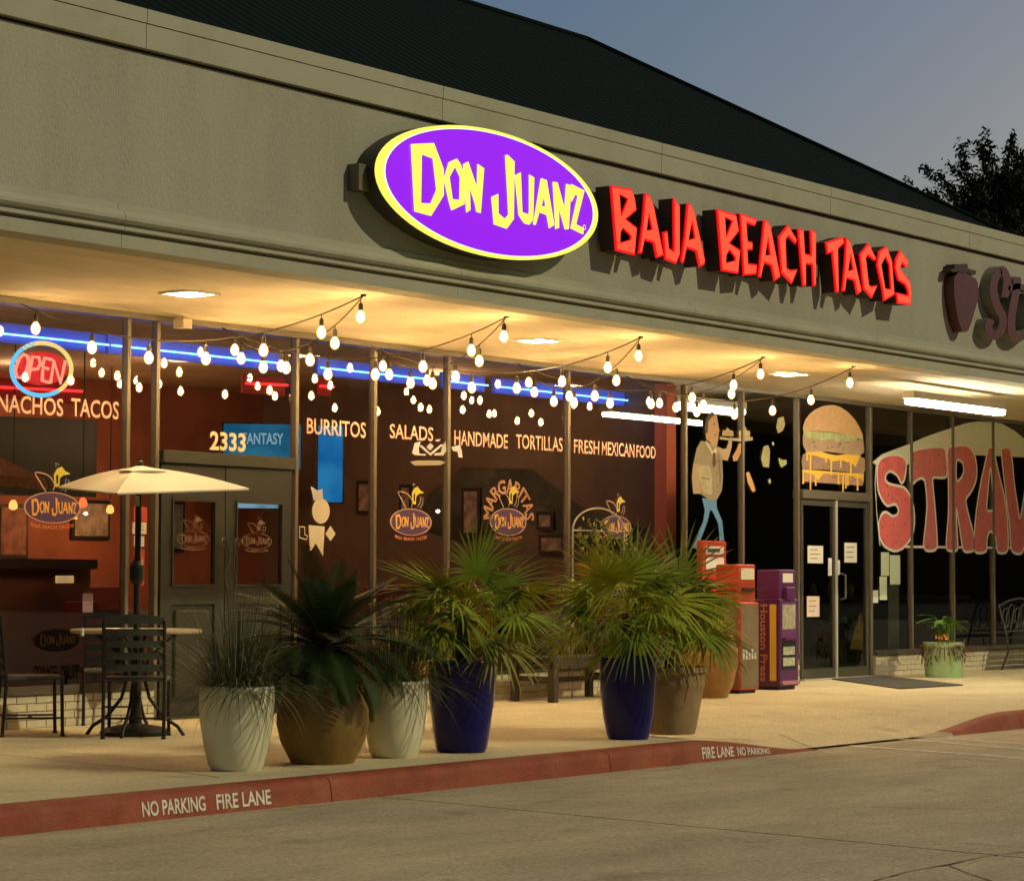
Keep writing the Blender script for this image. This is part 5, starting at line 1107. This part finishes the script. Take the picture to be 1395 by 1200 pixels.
# ---------------------------------------------------------------- newspaper boxes
def newsbox(x0, x1, ya, yb, hb, hx0, hx1, ht, mc, lab, loc):
    t = thing('newspaper_box', lab, 'newspaper box', loc)
    ob('cabinet', MB().cbox(x0, x1, ya, yb, .04, hb, .012), mc, t); ob('foot', MB().box(x0+.03, x1-.03, ya+.03, yb-.03, 0, .04), M['black'], t)
    ob('coin_head', MB().cbox(hx0, hx1, ya+.02, ya+.30, hb, ht, .012), mc, t)
    return t
mpb = mat('purple_enamel', (.10, .018, .11), .35, var=.12, vscale=4, dirt=(.07, .03, .07), dscale=4, damt=.5)
a = P(1062, 940, Z=0); X0 = a.x; Y0 = a.y; w = P(1089, 939, -1.05).x - P(1062, 939, -1.05).x; dpt = .36
w = .42; X1 = X0 + w
t = newsbox(X0, X1, Y0, Y0 + dpt, .99, X0 - .0 + .02, X0 + w - .02, 1.31, mpb, 'purple newspaper box with yellow stripe on its side, left of the glass doors', (X0 + w/2, Y0, 0))
ob('yellow_stripe', MB().box(X0 - .003, X0, Y0 + .04, Y0 + .12, .10, .93), mat('yellow_stripe', (.90, .68, .08), .6), t)
vs, f = text_mesh('Houston Press', .02); mb = MB().add([(X0 - .004, Y0 + .24 - .09*v, .93 - .84*u) for u, v, _ in vs], f); ob('side_lettering', mb, mat('gold_letter', (.5, .25, .10), .6), t)
ob('window', MB().box(X0+.06, X1-.08, Y0-.006, Y0-.001, .66, .93), mat('news_window', (.42, .40, .28), .4, var=.5, vscale=14), t)
ob('window_frame', MB().box(X0+.04, X1-.06, Y0-.003, Y0, .56, .96), mat('purple_light', (.16, .04, .17), .4), t)
ob('handle', MB().box(X0+.05, X1-.07, Y0-.05, Y0-.008, .545, .565), mpb, t)
for z in (.26, .38): ob('rack_card', MB().box(X0+.07, X1-.10, Y0-.010, Y0-.002, z, z+.09), mat('rack_card', (.50, .52, .38), .6, var=.5, vscale=30), t)
ob('lower_frame', MB().box(X0+.05, X1-.07, Y0-.004, Y0-.001, .22, .52), M['black'], t)
ob('price_card', MB().box(X0+.10, X1-.1, Y0+.012, Y0+.019, 1.17, 1.27), M['paper'], t)
ob('coin_slot', MB().cbox(X0+.12, X1-.12, Y0-.03, Y0+.02, .98, 1.12, .01), mpb, t)
ob('lower_ledge', MB().box(X0+.02, X1-.02, Y0-.03, Y0, .06, .10), mat('pink_ledge', (.45, .20, .28), .5), t)
mrb = mat('red_enamel', (.50, .05, .02), .4, var=.1, vscale=4); mgb = mat('grey_brown_side', (.20, .15, .08), .7, var=.25, vscale=5)
a = P(1008, 945, Z=0); X0 = a.x; Y0 = a.y; X1 = X0 + .40
t = newsbox(X0, X1, Y0, Y0 + .42, .96, X0 + .0, X0 + .36, 1.36, mrb, 'red newspaper box with grey printed side behind the last fan palm', (X0 + .2, Y0, 0))
ob('side_panel', MB().box(X0 - .004, X0, Y0 + .02, Y0 + .40, .06, .93), mgb, t); ob('front_panel', MB().box(X0 + .02, X1 - .02, Y0 - .005, Y0 - .001, .06, .93), mgb, t)
mb = MB()
for k in range(5): mb.box(X0 + .05 + .06*k, X0 + .085 + .06*k, Y0 - .008, Y0 - .006, .36, .36 + U(.06, .11))
ob('side_print', mb, M['white'], t)
ob('price_card', MB().box(X0 + .05, X0 + .32, Y0 + .012, Y0 + .019, 1.20, 1.32), M['paper'], t); ob('coin_slot', MB().box(X0 + .06, X0 + .3, Y0 - .02, Y0 + .02, 1.08, 1.11), M['black'], t)
X0 = P(957, 770, -.5).x; X1 = P(990, 770, -.5).x; ztp = P(957, 736, -.5).z
t = thing('newspaper_box', 'tall red paper rack with white cards rising behind the terracotta pot palm', 'newspaper box', (X0, -.5, 0))
ob('cabinet', MB().cbox(X0, X1, -.5, -.42, 1.2, ztp, .012), mrb, t); ob('post', MB().box(X0 + .2, X1 - .2, -.49, -.43, 0, 1.2), mrb, t)
ob('card', MB().box(X0+.07, X1-.07, -.507, -.501, ztp-.15, ztp-.06), M['white'], t); ob('card', MB().box(X0+.07, X1-.07, -.507, -.501, ztp-.32, ztp-.18), M['white'], t)
ob('card_print', MB().box(X0 + .09, X1 - .16, -.510, -.508, ztp - .125, ztp - .085), M['slat'], t)

# lamp posts across the lot, seen mirrored in the glass
for i, (px, py, YY, lab) in enumerate(((598, 697, 60, 'nearest'), (499, 698, 75, 'second'), (450, 697, 82, 'third'), (465, 712, 90, 'fourth'), (118, 700, 70, 'far left'), (930, 640, 60, 'right hand'), (768, 515, 40, 'tallest'))):
    p = P(px, py, YY); y = -p.y
    t = thing('lamp_post', 'thin lot lamp post with small white head, ' + lab + ' of those across the lot', 'lamp post', (p.x, y, -.15))
    ob('pole', MB().tube([(p.x, y, -.15), (p.x, y, p.z)], .06, 8), M['black'], t); ob('head', MB().lathe([(.04, -.1), (.13, 0), (.10, .08), (.03, .12)], (p.x, y, p.z), 12), emis('lamp_head', (1, .93, .8), 25), t)

# ---------------------------------------------------------------- trees
def tree(name, base, h, crown, nb_, nl, ls, lab, seed):
    random.seed(seed); t = thing(name, lab, 'tree', base); b = Vector(base); mt = mat('bark', (.04, .03, .02), .9)
    ob('trunk', MB().tube([b, b + Vector((.1, 0, h*.35)), b + Vector((0, .1, h*.6))], [.25, .18, .12], 8), mt, t)
    lv = [MB(), MB(), MB()]; lm = MB(); ctr = b + Vector((0, 0, h*.5))
    for i in range(nb_):
        an = U(0, 6.28); el = U(.05, 1.5); d = Vector((math.cos(an)*math.cos(el), math.sin(an)*math.cos(el), math.sin(el))); L = crown * U(.6, 1.05) * (1 + .10*math.sin(an*3)) * (.8 + .25*math.cos(el))
        pts = [ctr + d * L * k / 5 + Vector((U(-.12, .12), U(-.12, .12), U(-.1, .15)))*k*.35 for k in range(6)]; lm.tube(pts, [.06, .05, .04, .03, .02, .008], 4)
        for j in range(nl):
            u = U(.25, 1.08) ** .6 * 5; k = min(4, int(u)); q = pts[k].lerp(pts[k+1], u-k) + Vector((random.gauss(0, .16), random.gauss(0, .16), random.gauss(0, .16))) * (1.3 - u/6)
            e1 = Vector((U(-1, 1), U(-1, 1), U(-.6, 1))).normalized(); e2 = e1.cross(Vector((U(-1, 1), U(-1, 1), U(-1, 1)))).normalized(); s_ = ls * U(.6, 1.3)
            lv[j % 3].add([q - e1*s_, q - e2*s_*.4, q + e1*s_, q + e2*s_*.4], [(0, 1, 2, 3)])
    ob('limb', lm, mt, t)
    for k, c_ in enumerate(((.03, .032, .018), (.045, .04, .022), (.02, .022, .014))): ob('crown', lv[k], leafmat('tree_leaf', c_, .3, .8), t)
d = ray(1402, 330); q = CAM + d * (60 / d.x)
tree('oak_tree', (q.x, q.y, 0), 17.6, 3.7, 230, 230, .085, 'dark leafy tree rising behind the right end of the roof', 3)
d = ray(1178, 300); q = CAM + d * (75 / d.x); tree('conifer_tree', (q.x, q.y, 0), 24.6, 2.2, 45, 40, .08, 'tip of a distant tree poking above the roof hip', 4)
# unseen trees added across the lot to darken the reflections in the glass
random.seed(9)
mtl = leafmat('far_leaf', (.02, .025, .014), .3, .9); mb = MB()
for i in range(15000):
    x = U(-60, 330); y = -75 + random.gauss(0, 3); h = 13 + 3 * math.sin(x * .21) + 2 * math.sin(x * .57); z = -.2 + U(0, 1) ** 1.2 * h; s_ = U(.8, 1.9); e1 = Vector((U(-1, 1), U(-.4, .4), U(-1, 1))).normalized(); e2 = e1.cross(Vector((0, 1, 0))).normalized(); q = Vector((x, y, z))
    mb.add([q - e1*s_, q - e2*s_*.7, q + e1*s_, q + e2*s_*.7], [(0, 1, 2, 3)])
o = ob('added_woods', mb, mtl); o['kind'] = 'stuff'; o['label'] = 'added dark line of trees across the parking lot'; o['category'] = 'woods'
